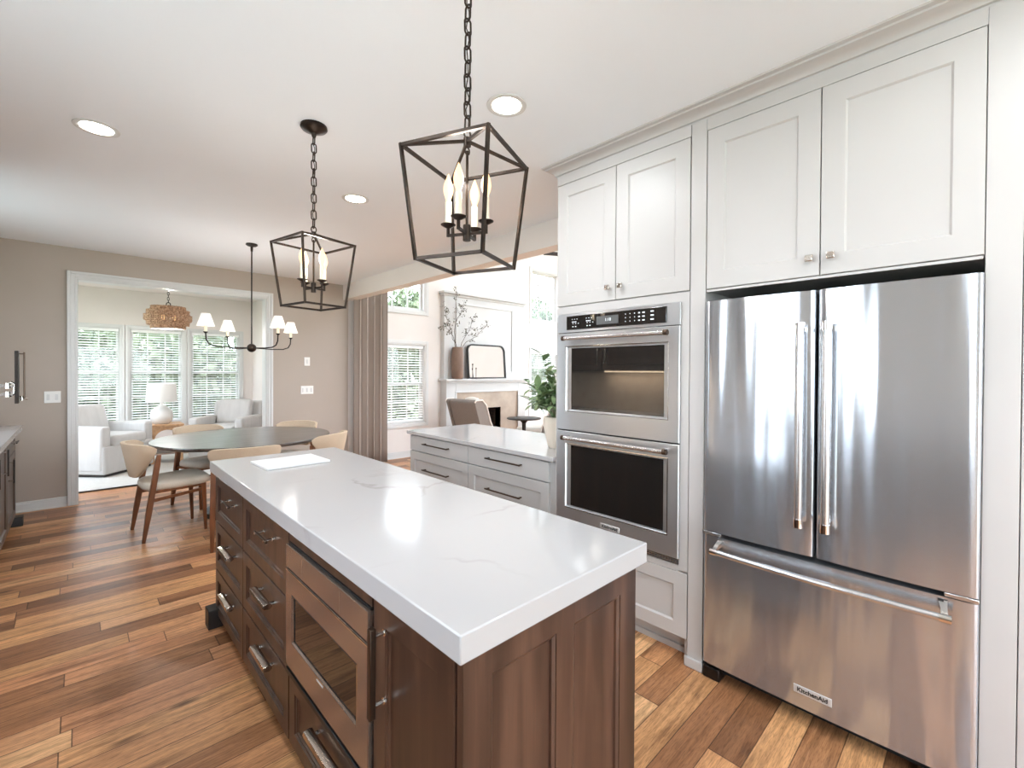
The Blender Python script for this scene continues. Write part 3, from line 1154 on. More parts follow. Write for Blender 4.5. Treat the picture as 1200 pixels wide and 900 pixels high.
# control panel frame with black glass
cp = obj('control_panel', B().panel(mx_(OX + .004), oy0, oy1, 1.676, 1.788, t=.03, st=.070, st_v=.014, rec=.003, ch=.002), 'steel_plain', t)
obj('control_glass', B().slab(mx_(OX + .0005), 1.118, 1.768, 1.692, 1.774, t=.006), 'black_glass', cp, bevel=.001)
obj('display', B().slab(mx_(OX - .0005), 1.400, 1.548, 1.708, 1.756, t=.003), 'display_glass', cp)
txt('1:18', .024, (OX - .0012, 1.468, 1.733), ROTX, 'display_glyph', cp, 'display_digits')
b = B()
def mark(y, z, w_, h):
    b.box(OX - .0009, OX + .0004, y - w_ / 2, y + w_ / 2, z - h / 2, z + h / 2)
for gy in (1.705, 1.600):        # two dial-like button groups
    for k in range(3):
        mark(gy + .018 - .018 * k, 1.753, .006, .003)
        mark(gy + .016 - .012 * k, 1.737, .008, .006)
        mark(gy + .012 - .020 * k, 1.727, .006, .004)
    mark(gy + .012, 1.709, .008, .005)
    mark(gy - .008, 1.709, .008, .005)
for r_ in range(3):
    for c_ in range(3):
        mark(1.355 - .028 * c_, 1.754 - .020 * r_, .004, .004)
    mark(1.272, 1.754 - .020 * r_, .010, .006)
    mark(1.246, 1.754 - .020 * r_, .014, .006)
    mark(1.196, 1.756 - .021 * r_, .018, .007)
obj('button_marks', b, 'display_glyph', cp)


def oven_door(z0, z1, gz0, gz1, hz):
    def ring(y0, y1, a, c, x):
        return [(x, y0, a), (x, y1, a), (x, y1, c), (x, y0, c)]
    b = B()
    b.rings([ring(oy0, oy1, z0, z1, OX + .034), ring(oy0, oy1, z0, z1, OX + .003), ring(oy0 + .003, oy1 - .003, z0 + .003, z1 - .003, OX),
             ring(1.104, 1.772, gz0 - .014, gz1 + .014, OX), ring(1.110, 1.766, gz0 - .008, gz1 + .008, OX + .010), ring(1.134, 1.734, gz0, gz1, OX + .012)], closed_ends=False)
    d = obj('oven_door', b, 'steel_plain', t)
    obj('bezel', B().rings([ring(1.102, 1.774, gz0 - .016, gz1 + .016, OX - .0008), ring(1.106, 1.770, gz0 - .012, gz1 + .012, OX - .0012)], closed_ends=False), 'chrome', d)
    obj('oven_window', B().box(OX + .0115, OX + .016, 1.132, 1.736, gz0 - .002, gz1 + .002), 'black_glass', d)
    h = B()
    h.cyl((OX - .052, 1.098, hz), (OX - .052, 1.745, hz), .0125, 20)
    for yy in (1.115, 1.742):
        h.cyl((OX + .001, yy, hz), (OX - .052, yy, hz), .011, 14)
    hd = obj('door_handle', h, 'steel_bar', d, smooth=True)
    e = B()
    for y0, y1 in ((1.083, 1.104), (1.740, 1.757)):
        e.cyl((OX - .052, y0, hz), (OX - .052, y1, hz), .0145, 20)
    obj('handle_end_cap', e, 'pull_bronze', hd, smooth=True)
    return d


oven_door(1.087, 1.672, 1.213, 1.578, 1.637)
d2 = oven_door(.512, 1.079, .632, .992, 1.045)
v_ = B()
for k in range(3):
    v_.box(OX + .006, OX + .03, oy0, oy1, .484 + .009 * k, .489 + .009 * k)
obj('vent_grille', v_, 'steel_bar', t)
bd = obj('badge', B().slab(mx_(OX - .004), 1.382, 1.508, .553, .582, t=.004), 'badge_metal', d2, bevel=.001)
txt('KitchenAid', .0225, (OX - .0045, 1.445, .5675), ROTX, 'badge_ink', d2, 'badge_lettering', bold=.0006)

# ------------------------------------------------------------------ refrigerator
RX = 2.11
t = thing('refrigerator', 'stainless steel french-door refrigerator with bottom freezer drawer', 'refrigerator', (RX, .457, 0))
obj('body', B().box(RX + .075, XB - .03, .008, .912, .03, 1.765), 'gap_shadow', t)
obj('plinth', B().box(RX + .06, RX + .075, .008, .912, .03, .095), 'dark_gap', t)
b = B().box(RX + .02, RX + .11, .838, .914, 0, .056).box(RX + .02, RX + .11, .002, .078, 0, .056)
obj('foot_cover', b, 'bronze_dark', t, bevel=.006)


def fridge_front(name, y0, y1, z0, z1, bulge=.010, parent=None):
    n = 14
    def fn(u, v):
        y = y0 + (y1 - y0) * u
        return Vector((RX + bulge * (2 * u - 1) ** 2, y, z0 + (z1 - z0) * v))
    b = B()
    us = [0, .006, .02] + [i / n for i in range(1, n)] + [.98, .994, 1]
    def edge(u):
        return .012 if u in (0, 1) else (.004 if u in (.006, .994) else 0)
    prof_f = [(RX + bulge * (2 * u - 1) ** 2 + edge(u), y0 + (y1 - y0) * u) for u in us]
    poly = prof_f + [(RX + .068, y1), (RX + .068, y0)]
    b.prism(poly, lambda x, y: (x, y, z0), lambda x, y: (x, y, z1))
    return obj(name, b, 'steel_door', parent, smooth=True)


def bar_handle(parent, a, c, r=.0155, out=.055):
    """round bar with square end mounts, along a->c (points on the door surface), standing off toward -X"""
    a, c = Vector(a), Vector(c)
    d = (c - a).normalized()
    o_ = Vector((-out, 0, 0))
    h = obj('handle', B().cyl(a + o_, c + o_, r, 20), 'steel_bar', parent, smooth=True)
    for p, s_ in ((a, 1), (c, -1)):
        e = B()
        q = p + d * s_ * .02
        e.tube([q + Vector((.012, 0, 0)), q + Vector((-out * .55, 0, 0)), q + o_], .012, 4, radii=[.015, .012, .013])
        e.cyl(p + o_ - d * s_ * .004, p + o_ + d * s_ * .030, r * 1.15, 20)
        obj('handle_mount', e, 'chrome', h, smooth=True)
    return h


dl = fridge_front('door', .469, .914, .70, 1.772, parent=t)
dr = fridge_front('door', .001, .461, .70, 1.772, parent=t)
dw = fridge_front('freezer_drawer', .001, .914, .078, .680, bulge=.012, parent=t)
bar_handle(dl, (RX, .508, .83), (RX, .508, 1.635))
bar_handle(dr, (RX, .418, .83), (RX, .418, 1.635))
# freezer handle, gently bowed
pts = [(RX - .050 - .012 * sin(pi * i / 12), .070 + .778 * i / 12, .630 + .0) for i in range(13)]
h = obj('handle', B().tube(pts, .0125, 16), 'steel_bar', dw, smooth=True)
for yy, s_ in ((.070, 1), (.848, -1)):
    e = B()
    e.tube([(RX + .012, yy + s_ * .02, .662), (RX - .030, yy + s_ * .014, .648), (RX - .052, yy + s_ * .012, .630)], .012, 4, radii=[.018, .012, .014])
    e.cyl((RX - .051, yy - s_ * .006, .630), (RX - .052, yy + s_ * .024, .630), .0145, 20)
    obj('handle_mount', e, 'chrome', h, smooth=True)
for ya, yb in ((.83, .914), (.001, .085)):
    obj('hinge_bracket', B().box(RX + .004, RX + .05, ya, yb, .684, .698), 'steel_bar', t, bevel=.002)
obj('badge', B().slab(mx_(RX - .003), .398, .530, .135, .167, t=.006), 'badge_metal', dw, bevel=.001)
txt('KitchenAid', .0235, (RX - .0036, .464, .151), ROTX, 'badge_ink', dw, 'badge_lettering', bold=.0006)

# ------------------------------------------------------------------ peninsula
PX = 2.16
PZ = .905
PY0, PY1 = YT + .004, 3.575
t = thing('peninsula_cabinet', 'pale drawer cabinet beside the oven tower', 'cabinet', (PX + .3, 2.7, 0))
obj('cabinet_body', B().box(PX, 2.86, PY0, PY1, .1, PZ - .032), 'peninsula_paint', t)
obj('toe_kick', B().box(PX + .07, 2.80, PY0, PY1 - .05, 0, .1), 'peninsula_paint', t)
ys = [PY0 + .045, 2.732, PY1 - .006]
BLK = 'pull_bronze'


def pull(parent, x, y0, y1, z, m='pull_bronze', r=.0045, out=.03, name='handle', endm=None):
    b = B()
    yc = (y0 + y1) / 2
    L_ = (y1 - y0)
    for yy in (y0 + .014, y1 - .014):
        b.cyl((x + .001, yy, z), (x - out, yy, z), .0055, 10)
    b.box(x - out - .006, x - out + .003, y0, y1, z - .005, z + .005)
    return obj(name, b, m, parent, bevel=.0012)


for i in range(2):
    y0, y1 = ys[i] + .002, ys[i + 1] - .002
    d = obj('drawer', B().slab(mx_(PX - .02), y0, y1, .738, PZ - .040, t=.02), 'peninsula_paint', t)
    yc = (y0 + y1) / 2
    pull(d, PX - .02, yc - .18, yc + .18, .812)
    d = obj('drawer', B().panel(mx_(PX - .02), y0, y1, .42, .730, st=.07, rec=.009), 'peninsula_paint', t)
    pull(d, PX - .02, yc - .18, yc + .18, .592)
    d = obj('drawer', B().panel(mx_(PX - .02), y0, y1, .108, .412, st=.07, rec=.009), 'peninsula_paint', t)
    pull(d, PX - .02, yc - .18, yc + .18, .27)
tag(obj('peninsula_countertop', B().box(2.122, 2.90, PY0, PY1 + .028, PZ - .03, PZ), 'quartz', bevel=.004), 'white quartz countertop on the pale drawer cabinet by the ovens', 'countertop')

# ------------------------------------------------------------------ island
IX0, IX1, IY0, IY1 = .56, 1.218, .73, 3.02
IZ = .858
t = thing('kitchen_island', 'dark stained wooden kitchen island with drawers and microwave bay', 'kitchen island', ((IX0 + IX1) / 2, 1.87, 0))
b = B()
b.box(IX0 + .021, IX1 - .021, IY0 + .021, 1.119, .06, IZ)
b.box(IX0 + .021, IX1 - .021, 1.778, IY1, .06, IZ)
b.box(IX0 + .30, IX1 - .021, 1.119, 1.778, .06, IZ)
b.box(IX0 + .021, IX0 + .30, 1.119, 1.778, .06, .34).box(IX0 + .021, IX0 + .30, 1.119, 1.778, .815, IZ)
obj('carcass', b, 'island_wood', t)
obj('toe_kick', B().box(IX0 + .08, IX1 - .05, IY0 + .05, IY1 - .05, 0, .06), 'black_wood', t)
# right side plain panel, far end panel
obj('side_panel', B().box(IX1 - .020, IX1, IY0 + .022, IY1, .0, IZ), 'island_wood', t)
obj('end_panel', B().box(IX0 + .021, IX1 - .021, IY1, IY1 + .018, .0, IZ), 'island_wood', t)
# near end: framed panel with two recesses (faces -Y)
my_ = lambda u, v, w_: (u, IY0 - w_, v)
b = B()
z0, z1 = 0.0, IZ
xs_ = (IX0 + .0025, .637, .852, .918, 1.135, IX1)
zt, zb = .790, .10
b.box(xs_[0], xs_[1], IY0, IY0 + .02, z0, z1)
b.box(xs_[2], xs_[3], IY0, IY0 + .02, zb, zt)
b.box(xs_[4], xs_[5], IY0, IY0 + .02, z0, z1)
b.box(xs_[1], xs_[4], IY0, IY0 + .02, zt, z1)
b.box(xs_[1], xs_[4], IY0, IY0 + .02, z0, zb)
ep = obj('end_frame', b, 'island_wood', t)
for a, c in ((xs_[1], xs_[2]), (xs_[3], xs_[4])):
    q = B()
    def rg(d, yy):
        return [(a + d, IY0 + yy, zb + d), (c - d, IY0 + yy, zb + d), (c - d, IY0 + yy, zt - d), (a + d, IY0 + yy, zt - d)]
    R = [rg(0, .0185), rg(0, .003), rg(.002, .0015), rg(.007, .004), rg(.011, .006), rg(.013, .0125)]
    q.rings(R, closed_ends=False)
    q.f([q.v(p) for p in rg(.013, .0125)])
    obj('recessed_panel', q, 'island_wood', ep)
# drawer and door fronts on the long side (faces -X)
mI = mx_(IX0)
cols = [(1.785, 2.424), (2.430, 3.014)]


def flat_pull(parent, x, yc, z, ln=.20):
    """wide flat bar with chrome posts"""
    b = B()
    for yy in (yc - ln * .40, yc + ln * .40):
        b.cyl((x + .002, yy, z), (x - .022, yy, z), .008, 12)
    p = obj('handle', b, 'chrome', parent, smooth=True)
    sec = [(-.014, -.004), (-.018, .008), (-.028, .013), (-.046, .009), (-.050, -.002), (-.044, -.010), (-.024, -.012)]
    g = B().prism(sec, lambda u, v: (x + u, yc - ln / 2, z + v), lambda u, v: (x + u, yc + ln / 2, z + v))
    obj('handle_bar', g, 'nickel', p, bevel=.0015)
    return p


def thin_pull(parent, x, yc, z, ln=.17):
    b = B()
    for yy in (yc - ln * .36, yc + ln * .36):
        b.cyl((x + .002, yy, z), (x - .038, yy, z), .0055, 10)
        b.cyl((x + .001, yy, z), (x - .004, yy, z), .009, 12)
    p = obj('handle', b, 'chrome', parent, smooth=True)
    obj('handle_bar', B().box(x - .036, x - .027, yc - ln / 2, yc + ln / 2, z - .0055, z + .0055), 'pull_bronze', p, bevel=.002)


for (y0, y1) in cols:
    yc = (y0 + y1) / 2 - .04
    for (a, c, hz, big) in ((.592, .846, .752, 0), (.322, .584, .500, 1), (.066, .314, .252, 1)):
        d = obj('drawer', B().panel(mI, y0, y1, a, c, st=.052, rec=.011, ch=.004, bead=.008), 'island_wood', t)
        (flat_pull if big else thin_pull)(d, IX0 + .010, yc, hz)
d = obj('drawer', B().panel(mI, 1.122, 1.776, .066, .326, st=.056, rec=.011, ch=.004, bead=.008), 'island_wood', t)
flat_pull(d, IX0 + .010, 1.40, .256, .25)
obj('top_rail', B().box(IX0, IX0 + .02, 1.122, 1.776, .812, IZ), 'island_wood', t)
d = obj('door', B().panel(mI, .757, 1.113, .066, .846, st=.062, rec=.011, ch=.004, bead=.008), 'island_wood', t)
b = B()
for zz in (.60, .775):
    b.cyl((IX0 + .002, 1.052, zz), (IX0 - .036, 1.052, zz), .0055, 10)
    b.cyl((IX0 + .001, 1.052, zz), (IX0 - .004, 1.052, zz), .009, 12)
p = obj('handle', b, 'chrome', d, smooth=True)
obj('handle_bar', B().box(IX0 - .046, IX0 - .030, 1.040, 1.058, .574, .800), 'pull_bronze', p, bevel=.002)
obj('corner_post', B().box(IX0 + .003, IX0 + .021, IY0 + .021, .752, .0, IZ), 'island_wood', t, bevel=.003)
obj('foot', B().box(IX0 - .045, IX0 + .03, 2.955, 3.045, 0, .105).box(IX0 + .03, IX1 - .022, 3.0, 3.045, 0, .06), 'black_wood', t, bevel=.003)

tag(obj('island_countertop', B().box(.538, 1.247, .708, 3.052, IZ + .001, .92), 'quartz', bevel=.0035), 'thick white veined quartz worktop on the dark island', 'countertop')

# microwave drawer in the island
t = thing('microwave_drawer', 'stainless steel microwave drawer built into the dark island', 'microwave', (IX0, 1.45, .34))
obj('body', B().box(IX0 + .021, IX0 + .29, 1.124, 1.774, .345, .803), 'dark_gap', t)
cpn = obj('control_strip', B().slab(mx_(IX0 - .012), 1.122, 1.774, .722, .803, t=.03), 'steel_warm', t)
sg = B()
for yy in (1.300, 1.610):
    sg.box(IX0 - .0128, IX0 - .0115, yy - .0015, yy + .0015, .724, .793)
obj('segment_line', sg, 'chrome', cpn)
obj('vent_slot', B().box(IX0 - .002, IX0 + .02, 1.126, 1.772, .804, .8105), 'dark_gap', t)


def mring(y0, y1, a, c, x, cr=.0):
    return [(x, y0, a), (x, y1, a), (x, y1, c), (x, y0, c)]


b = B()
b.rings([mring(1.122, 1.774, .362, .714, IX0 + .018), mring(1.122, 1.774, .362, .714, IX0 - .010), mring(1.124, 1.772, .364, .712, IX0 - .012),
         mring(1.186, 1.712, .462, .634, IX0 - .012), mring(1.190, 1.708, .466, .630, IX0 - .006)], closed_ends=False)
dd = obj('drawer_front', b, 'steel_warm', t)
obj('window_glass', B().box(IX0 - .0065, IX0 + .002, 1.189, 1.709, .465, .631), 'black_glass', dd)
obj('window_edge', B().rings([mring(1.184, 1.714, .460, .636, IX0 - .0122), mring(1.187, 1.711, .463, .633, IX0 - .0135)], closed_ends=False), 'chrome', dd)
obj('top_edge', B().box(IX0 - .0135, IX0 - .0118, 1.123, 1.773, .7095, .7135), 'chrome', dd)
obj('emblem', B().box(IX0 - .0132, IX0 - .012, 1.425, 1.475, .447, .452), 'badge_metal', dd)
obj('bottom_trim', B().box(IX0 - .014, IX0 + .02, 1.122, 1.774, .334, .352), 'black_plastic', t, bevel=.002)

# sheet pile on the island
pz = Matrix.Translation((.858, 2.70, .9215)) @ Matrix.Rotation(radians(2), 4, 'Z')
o = obj('paper_pad', B().box(-.165, .165, -.135, .135, 0, .011, pz), 'paper', bevel=.001)
tag(o, 'thin white paper pad lying on the far end of the island', 'paper pad')

# ------------------------------------------------------------------ left run
LX, LYE = -.405, 6.12
mL = lambda u, v, w_: (LX + w_, u, v)
groups = [(5.42, LYE, 'a'), (4.66, 5.415, 'b'), (3.90, 4.655, 'c'), (3.14, 3.895, 'c'), (1.9, 3.135, 'c'), (.6, 1.895, 'c'), (-1.0, .595, 'c')]
LBL = {'a': 'dark base cabinet with drawer over door, against the beige wall end', 'b': 'dark base cabinet with one full door under the counter at the picture edge'}
for i, (y0, y1, k) in enumerate(groups):
    t = thing('base_cabinet', LBL.get(k, 'dark base cabinet along the sink wall'), 'cabinet', (-.7, (y0 + y1) / 2, 0), None if k != 'c' else 'dark base cabinets on the sink wall')
    obj('cabinet_body', B().box(XL + .002, LX - .021, y0, y1, .1, .878), 'dark_cabinet', t)
    obj('toe_kick', B().box(XL + .002, LX - .07, y0, y1 - (.0 if k != 'a' else .03), 0, .1), 'dark_cabinet', t)
    def vpull(p, yy, za, zb_):
        q = B()
        for zz in (za + .02, zb_ - .02):
            q.cyl((LX - .001, yy, zz), (LX + .030, yy, zz), .0055, 10)
        hh = obj('handle', q, 'chrome', p, smooth=True)
        obj('handle_bar', B().box(LX + .027, LX + .036, yy - .006, yy + .006, za, zb_), 'bronze_dark', hh, bevel=.002)
    if k == 'a':
        d = obj('drawer', B().panel(mL, y0 + .003, y1 - .02, .708, .872, st=.045, rec=.010), 'dark_cabinet', t)
        q = B()
        yc = (y0 + y1) / 2 + .05
        for yy in (yc - .05, yc + .05):
            q.cyl((LX - .001, yy, .80), (LX + .03, yy, .80), .0055, 10)
        hh = obj('handle', q, 'chrome', d, smooth=True)
        obj('handle_bar', B().box(LX + .027, LX + .036, yc - .085, yc + .085, .795, .805), 'bronze_dark', hh, bevel=.002)
        d = obj('door', B().panel(mL, y0 + .003, y1 - .02, .106, .700, st=.06, rec=.010), 'dark_cabinet', t)
        vpull(d, y0 + .10, .50, .69)
        obj('foot', B().box(LX - .06, LX + .045, y1 - .03, y1 + .06, 0, .085), 'black_wood', t, bevel=.003)
    else:
        d = obj('door', B().panel(mL, y0 + .003, y1 - .003, .106, .872, st=.06, rec=.010), 'dark_cabinet', t)
        vpull(d, y1 - .33 if k == 'b' else y1 - .1, .63, .83)
tag(obj('side_countertop', B().box(XL + .002, -.36, -1.0, LYE + .03, .88, .92), 'quartz', bevel=.003), 'white countertop over the dark cabinets by the beige wall', 'countertop')
tag(obj('tile_backsplash', B().box(XL + .0005, XL + .008, 2.45, 4.6, .921, 1.42), 'backsplash'), 'beige tiled backsplash below the dark upper cabinets', 'backsplash')
t = thing('upper_cabinet', 'dark two-door upper cabinet over the beige backsplash, mirrored in the oven window', 'cabinet', (-.9, 3.5, 1.45))
obj('cabinet_body', B().box(XL + .002, -.721, 2.45, 4.6, 1.45, 2.55), 'dark_cabinet', t)
mU = lambda u, v, w_: (-.70 + w_, u, v)
for y0, y1, hy in ((2.453, 3.52, 3.46), (3.526, 4.597, 3.58)):
    d = obj('cabinet_door', B().panel(mU, y0, y1, 1.46, 2.54, st=.07, rec=.01), 'dark_cabinet', t)
    obj('handle', B().box(-.674, -.666, hy - .006, hy + .006, 1.55, 1.75).cyl((-.70, hy, 1.58), (-.668, hy, 1.58), .005, 8).cyl((-.70, hy, 1.72), (-.668, hy, 1.72), .005, 8), 'nickel', d)
obj('strip_lamp', B().box(-.93, -.87, 2.7, 3.6, 1.438, 1.449), 'undercab_glow', t)
l = bpy.data.lights.new('undercabinet_lamp', 'AREA')
l.shape = 'RECTANGLE'
l.size, l.size_y = .06, .9
l.energy = 5.0
l.color = (1.0, .9, .76)
o = bpy.data.objects.new('undercabinet_lamp', l)
o.location = (-.90, 3.15, 1.436)
COL.objects.link(o)
o.parent = t
o.matrix_parent_inverse = world_of(t).inverted()

# swing-arm panel on the left wall
ty = 5.60
t = thing('swing_arm_screen', 'slim dark screen seen edge-on on a chrome swing arm', 'screen', (-.36, ty, 1.15))
sc = obj('screen_housing', B().box(-.372, -.350, ty - .06, ty + .05, 1.148, 1.585), 'bronze_dark', t, bevel=.003)
obj('grip_bar', B().box(-.326, -.314, ty - .012, ty + .012, 1.19, 1.575).box(-.350, -.320, ty - .006, ty + .006, 1.556, 1.566).box(-.350, -.320, ty - .006, ty + .006, 1.20, 1.21), 'pull_bronze', sc, bevel=.002)
obj('knob', B().cyl((-.35, ty, 1.185), (-.300, ty, 1.185), .007, 12).cyl((-.335, ty, 1.17), (-.335, ty, 1.205), .009, 12), 'chrome', sc, smooth=True)
b = B()
for zz in (1.295, 1.225):
    b.tube([(XL + .02, ty + .02, zz), (-.44, ty, zz), (-.385, ty, zz)], .016, 12)
    b.cyl((-.412, ty, zz - .022), (-.412, ty, zz + .022), .02, 14)
b.tube([(-.40, ty, 1.215), (-.378, ty, 1.23), (-.372, ty, 1.27), (-.378, ty, 1.31), (-.40, ty, 1.325)], .012, 10)
b.box(XL + .001, XL + .02, ty - .05, ty + .09, 1.17, 1.35)
obj('swing_arm', b, 'chrome', t, smooth=True)


# wall plates
def plate(name, x0, x1, z0, z1, n, label, cat, outlet=False):
    t = thing(name, label, cat, ((x0 + x1) / 2, YB, z0))
    p = obj('cover_plate', B().box(x0, x1, YB - .006, YB - .0005, z0, z1), 'plastic_white', t, bevel=.002)
    for i in range(n):
        xc = x0 + (x1 - x0) * (i + .5) / n
        zc = (z0 + z1) / 2
        obj('toggle', B().box(xc - .011, xc + .011, YB - .011, YB - .006, zc - .030, zc + .030), 'trim_paint', p, bevel=.001)


plate('light_switch', -.245, -.125, 1.085, 1.205, 2, 'white double wall switch plate between dark cabinets and casing', 'switch')
plate('light_switch', 2.25, 2.42, 1.10, 1.215, 3, 'white triple wall switch plate, lower of two near the curtain', 'switch')
plate('light_switch', 2.295, 2.372, 1.50, 1.62, 1, 'white single wall plate above the triple switch near the curtain', 'switch')


# ------------------------------------------------------------------ lanterns
def chain_pts(z0, z1, n, rx=.0125):
    out = []
    pitch = (z1 - z0) / n
    for i in range(n):
        zc = z0 + pitch * (i + .5)
        hz = pitch * .5 + .0035
        k = i % 2
        ring = []
        for j in range(14):
            a = 2 * pi * j / 14
            r_ = rx * cos(a)
            z_ = (hz - rx) * (1 if sin(a) > 0 else -1) + rx * sin(a)
            ring.append((r_ if k else 0, 0 if k else r_, zc + z_))
        out.append(ring)
    return out


FLAME = [(.0, 0), (.0075, .001), (.009, .010), (.0145, .026), (.0165, .040), (.0140, .056), (.0085, .072), (.0035, .085), (.0005, .092)]


def candle(parent, x, y, z, h=.078, r=.0105):
    c = obj('candle_sleeve', B().cyl((x, y, z), (x, y, z + h), r, 14), 'candle_sleeve', parent, smooth=True)
    obj('bulb', B().lathe(FLAME, (x, y, z + h), 12, cap=False), 'bulb_glow', c, smooth=True)
    return c


def lantern(x, y, zt, zb, st, sb, ang, label, lamp=5.0):
    t = thing('lantern_pendant', label, 'pendant light', (x, y, CEIL), 'open-frame lanterns over the island')
    R_ = Matrix.Translation((x, y, 0)) @ Matrix.Rotation(ang, 4, 'Z')
    P = lambda a, r_, z: R_ @ Vector((r_ * cos(a), r_ * sin(a), z))
    rt_, rb_ = st / 2 ** .5, sb / 2 ** .5
    w_ = .0095
    b = B()
    for k in range(4):
        a, c = k * pi / 2, (k + 1) * pi / 2
        b.bar(P(a, rt_, zt), P(c, rt_, zt), w_)
        b.bar(P(a, rb_, zb), P(c, rb_, zb), w_)
        b.bar(P(a, rt_ + .002, zt + .005), P(a, rb_ + .002, zb - .005), w_)
    fr = obj('cage_frame', b, 'bronze', t)
    b = B()
    for k in range(4):
        b.bar(P(k * pi / 2, rt_, zt), Vector((x, y, zt + .052)), w_ * .9)
    obj('cage_top_bars', b, 'bronze', t)
    b = B()
    b.cyl((x, y, zt + .035), (x, y, zt + .062), .012, 14)
    b.tube([(x + .013 * cos(q), y, zt + .075 + .016 * sin(q)) for q in [2 * pi * j / 14 for j in range(14)]], .003, 6, loop=True)
    zh = zb + .095
    b.cyl((x, y, zh - .0), (x, y, zt + .02), .0045, 10)
    b.cyl((x, y, zh - .022), (x, y, zh + .028), .0125, 16)
    b.tube([(x + .009 * cos(q), y, zt + .02 + .012 * sin(q)) for q in [2 * pi * j / 14 for j in range(14)]], .0025, 6, loop=True)
    st_ = obj('stem', b, 'bronze', t, smooth=True)
    for k in range(4):
        a = k * pi / 2 + pi / 4 + .1
        ra = .066
        zc = zh + .030
        b = B()
        b.bar(P(a, .008, zh), P(a, ra, zh), .008)
        b.bar(P(a, ra, zh - .004), P(a, ra, zc), .008)
        arm = obj('arm', b, 'bronze', t)
        q = P(a, ra, 0)
        obj('drip_cup', B().lathe([(.006, zc - .006), (.012, zc - .003), (.024, zc + .004), (.0245, zc + .006), (.011, zc + .002), (.0, zc + .002)], (q.x, q.y, 0), 20, cap=False), 'bronze', arm, smooth=True)
        candle(t, q.x, q.y, zc + .002)
    zc0 = CEIL - .055
    b = B()
    for ring in chain_pts(zt + .085, zc0 + .004, max(5, int((zc0 - zt - .085) / .042))):
        b.tube([(x + p[0], y + p[1], p[2]) for p in ring], .0032, 6, loop=True)
    # cord woven through the links
    n = 24
    b.tube([(x + .004 * sin(i * 1.3), y + .004 * cos(i * 1.7), zt + .08 + (zc0 - zt - .08) * i / n) for i in range(n + 1)], .0018, 6)
    obj('chain', b, 'bronze', t, smooth=True)
    obj('ceiling_canopy', B().lathe([(.0, CEIL), (.064, CEIL), (.066, CEIL - .012), (.060, CEIL - .020), (.030, CEIL - .032), (.014, CEIL - .040), (.010, CEIL - .055), (.006, CEIL - .062), (0, CEIL - .062)], (x, y, 0), 32, cap=False), 'bronze', t, smooth=True)
    l = bpy.data.lights.new('lantern_lamp', 'POINT')
    l.energy = lamp
    l.color = (1.0, .93, .85)
    l.shadow_soft_size = .06
    o = bpy.data.objects.new('lantern_lamp', l)
    o.location = (x, y, zb + .26)
    COL.objects.link(o)
    o.parent = t
    o.matrix_parent_inverse = Matrix.Translation((-x, -y, -CEIL))


lantern(.905, 1.168, 2.130, 1.788, .295, .229, radians(158.3), 'larger-looking dark open-frame lantern hanging over the near half of the island')
lantern(.886, 2.440, 2.098, 1.772, .290, .219, radians(146.1), 'dark open-frame lantern with visible ceiling canopy over the far end of the island')

# ------------------------------------------------------------------ dining chandelier
cx, cy = 1.267, 5.163
t = thing('chandelier', 'dark four-arm chandelier with small white shades over the dining table', 'chandelier', (cx, cy, CEIL))
zbl = 1.66
b = B()
b.lathe([(.0, CEIL), (.052, CEIL), (.054, CEIL - .012), (.040, CEIL - .022), (.012, CEIL - .030), (.010, CEIL - .075), (0, CEIL - .075)], (cx, cy, 0), 28, cap=False)
obj('ceiling_canopy', b, 'bronze_dark', t, smooth=True)
obj('stem', B().cyl((cx, cy, zbl), (cx, cy, CEIL - .05), .0065, 12), 'bronze_dark', t, smooth=True)
obj('centre_ball', B().lathe([(.043 * sin(pi * i / 14), zbl - .043 * cos(pi * i / 14)) for i in range(15)], (cx, cy, 0), 24, cap=False), 'bronze', t, smooth=True)
for k in range(4):
    a = radians(17) + k * pi / 2
    dx, dy = cos(a), sin(a)
    r_ = .43
    pts = [(0.03, zbl), (.22, zbl - .005), (.34, zbl), (.40, zbl + .02), (.425, zbl + .06), (r_, zbl + .12)]
    arm = obj('arm', B().tube([(cx + dx * q, cy + dy * q, z) for q, z in pts], .006, 8), 'bronze_dark', t, smooth=True)
    px, py = cx + dx * r_, cy + dy * r_
    obj('drip_cup', B().lathe([(.006, zbl + .115), (.020, zbl + .128), (.020, zbl + .132), (0, zbl + .132)], (px, py, 0), 16, cap=False), 'bronze_dark', arm, smooth=True)
    s_ = obj('candle_sleeve', B().cyl((px, py, zbl + .13), (px, py, zbl + .20), .013, 12), 'candle_sleeve', t, smooth=True)
    obj('lamp_shade', B().lathe([(.072, zbl + .185), (.036, zbl + .300), (.034, zbl + .300), (.070, zbl + .185)], (px, py, 0), 24, cap=False), 'lamp_linen', s_, smooth=True)
    obj('bulb', B().lathe([(0, zbl + .20), (.012, zbl + .21), (.016, zbl + .235), (.008, zbl + .26), (0, zbl + .265)], (px, py, 0), 10, cap=False), 'bulb_glow', s_, smooth=True)

for k in range(4):
    a = radians(17) + k * pi / 2
    l = bpy.data.lights.new('chandelier_lamp', 'POINT')
    l.energy = 3.6
    l.color = (1.0, .96, .92)
    l.shadow_soft_size = .04
    o = bpy.data.objects.new('chandelier_lamp', l)
    o.location = (cx + cos(a) * .43, cy + sin(a) * .43, zbl + .31)
    COL.objects.link(o)
    o.parent = t
    o.matrix_parent_inverse = Matrix.Translation((-cx, -cy, -CEIL))

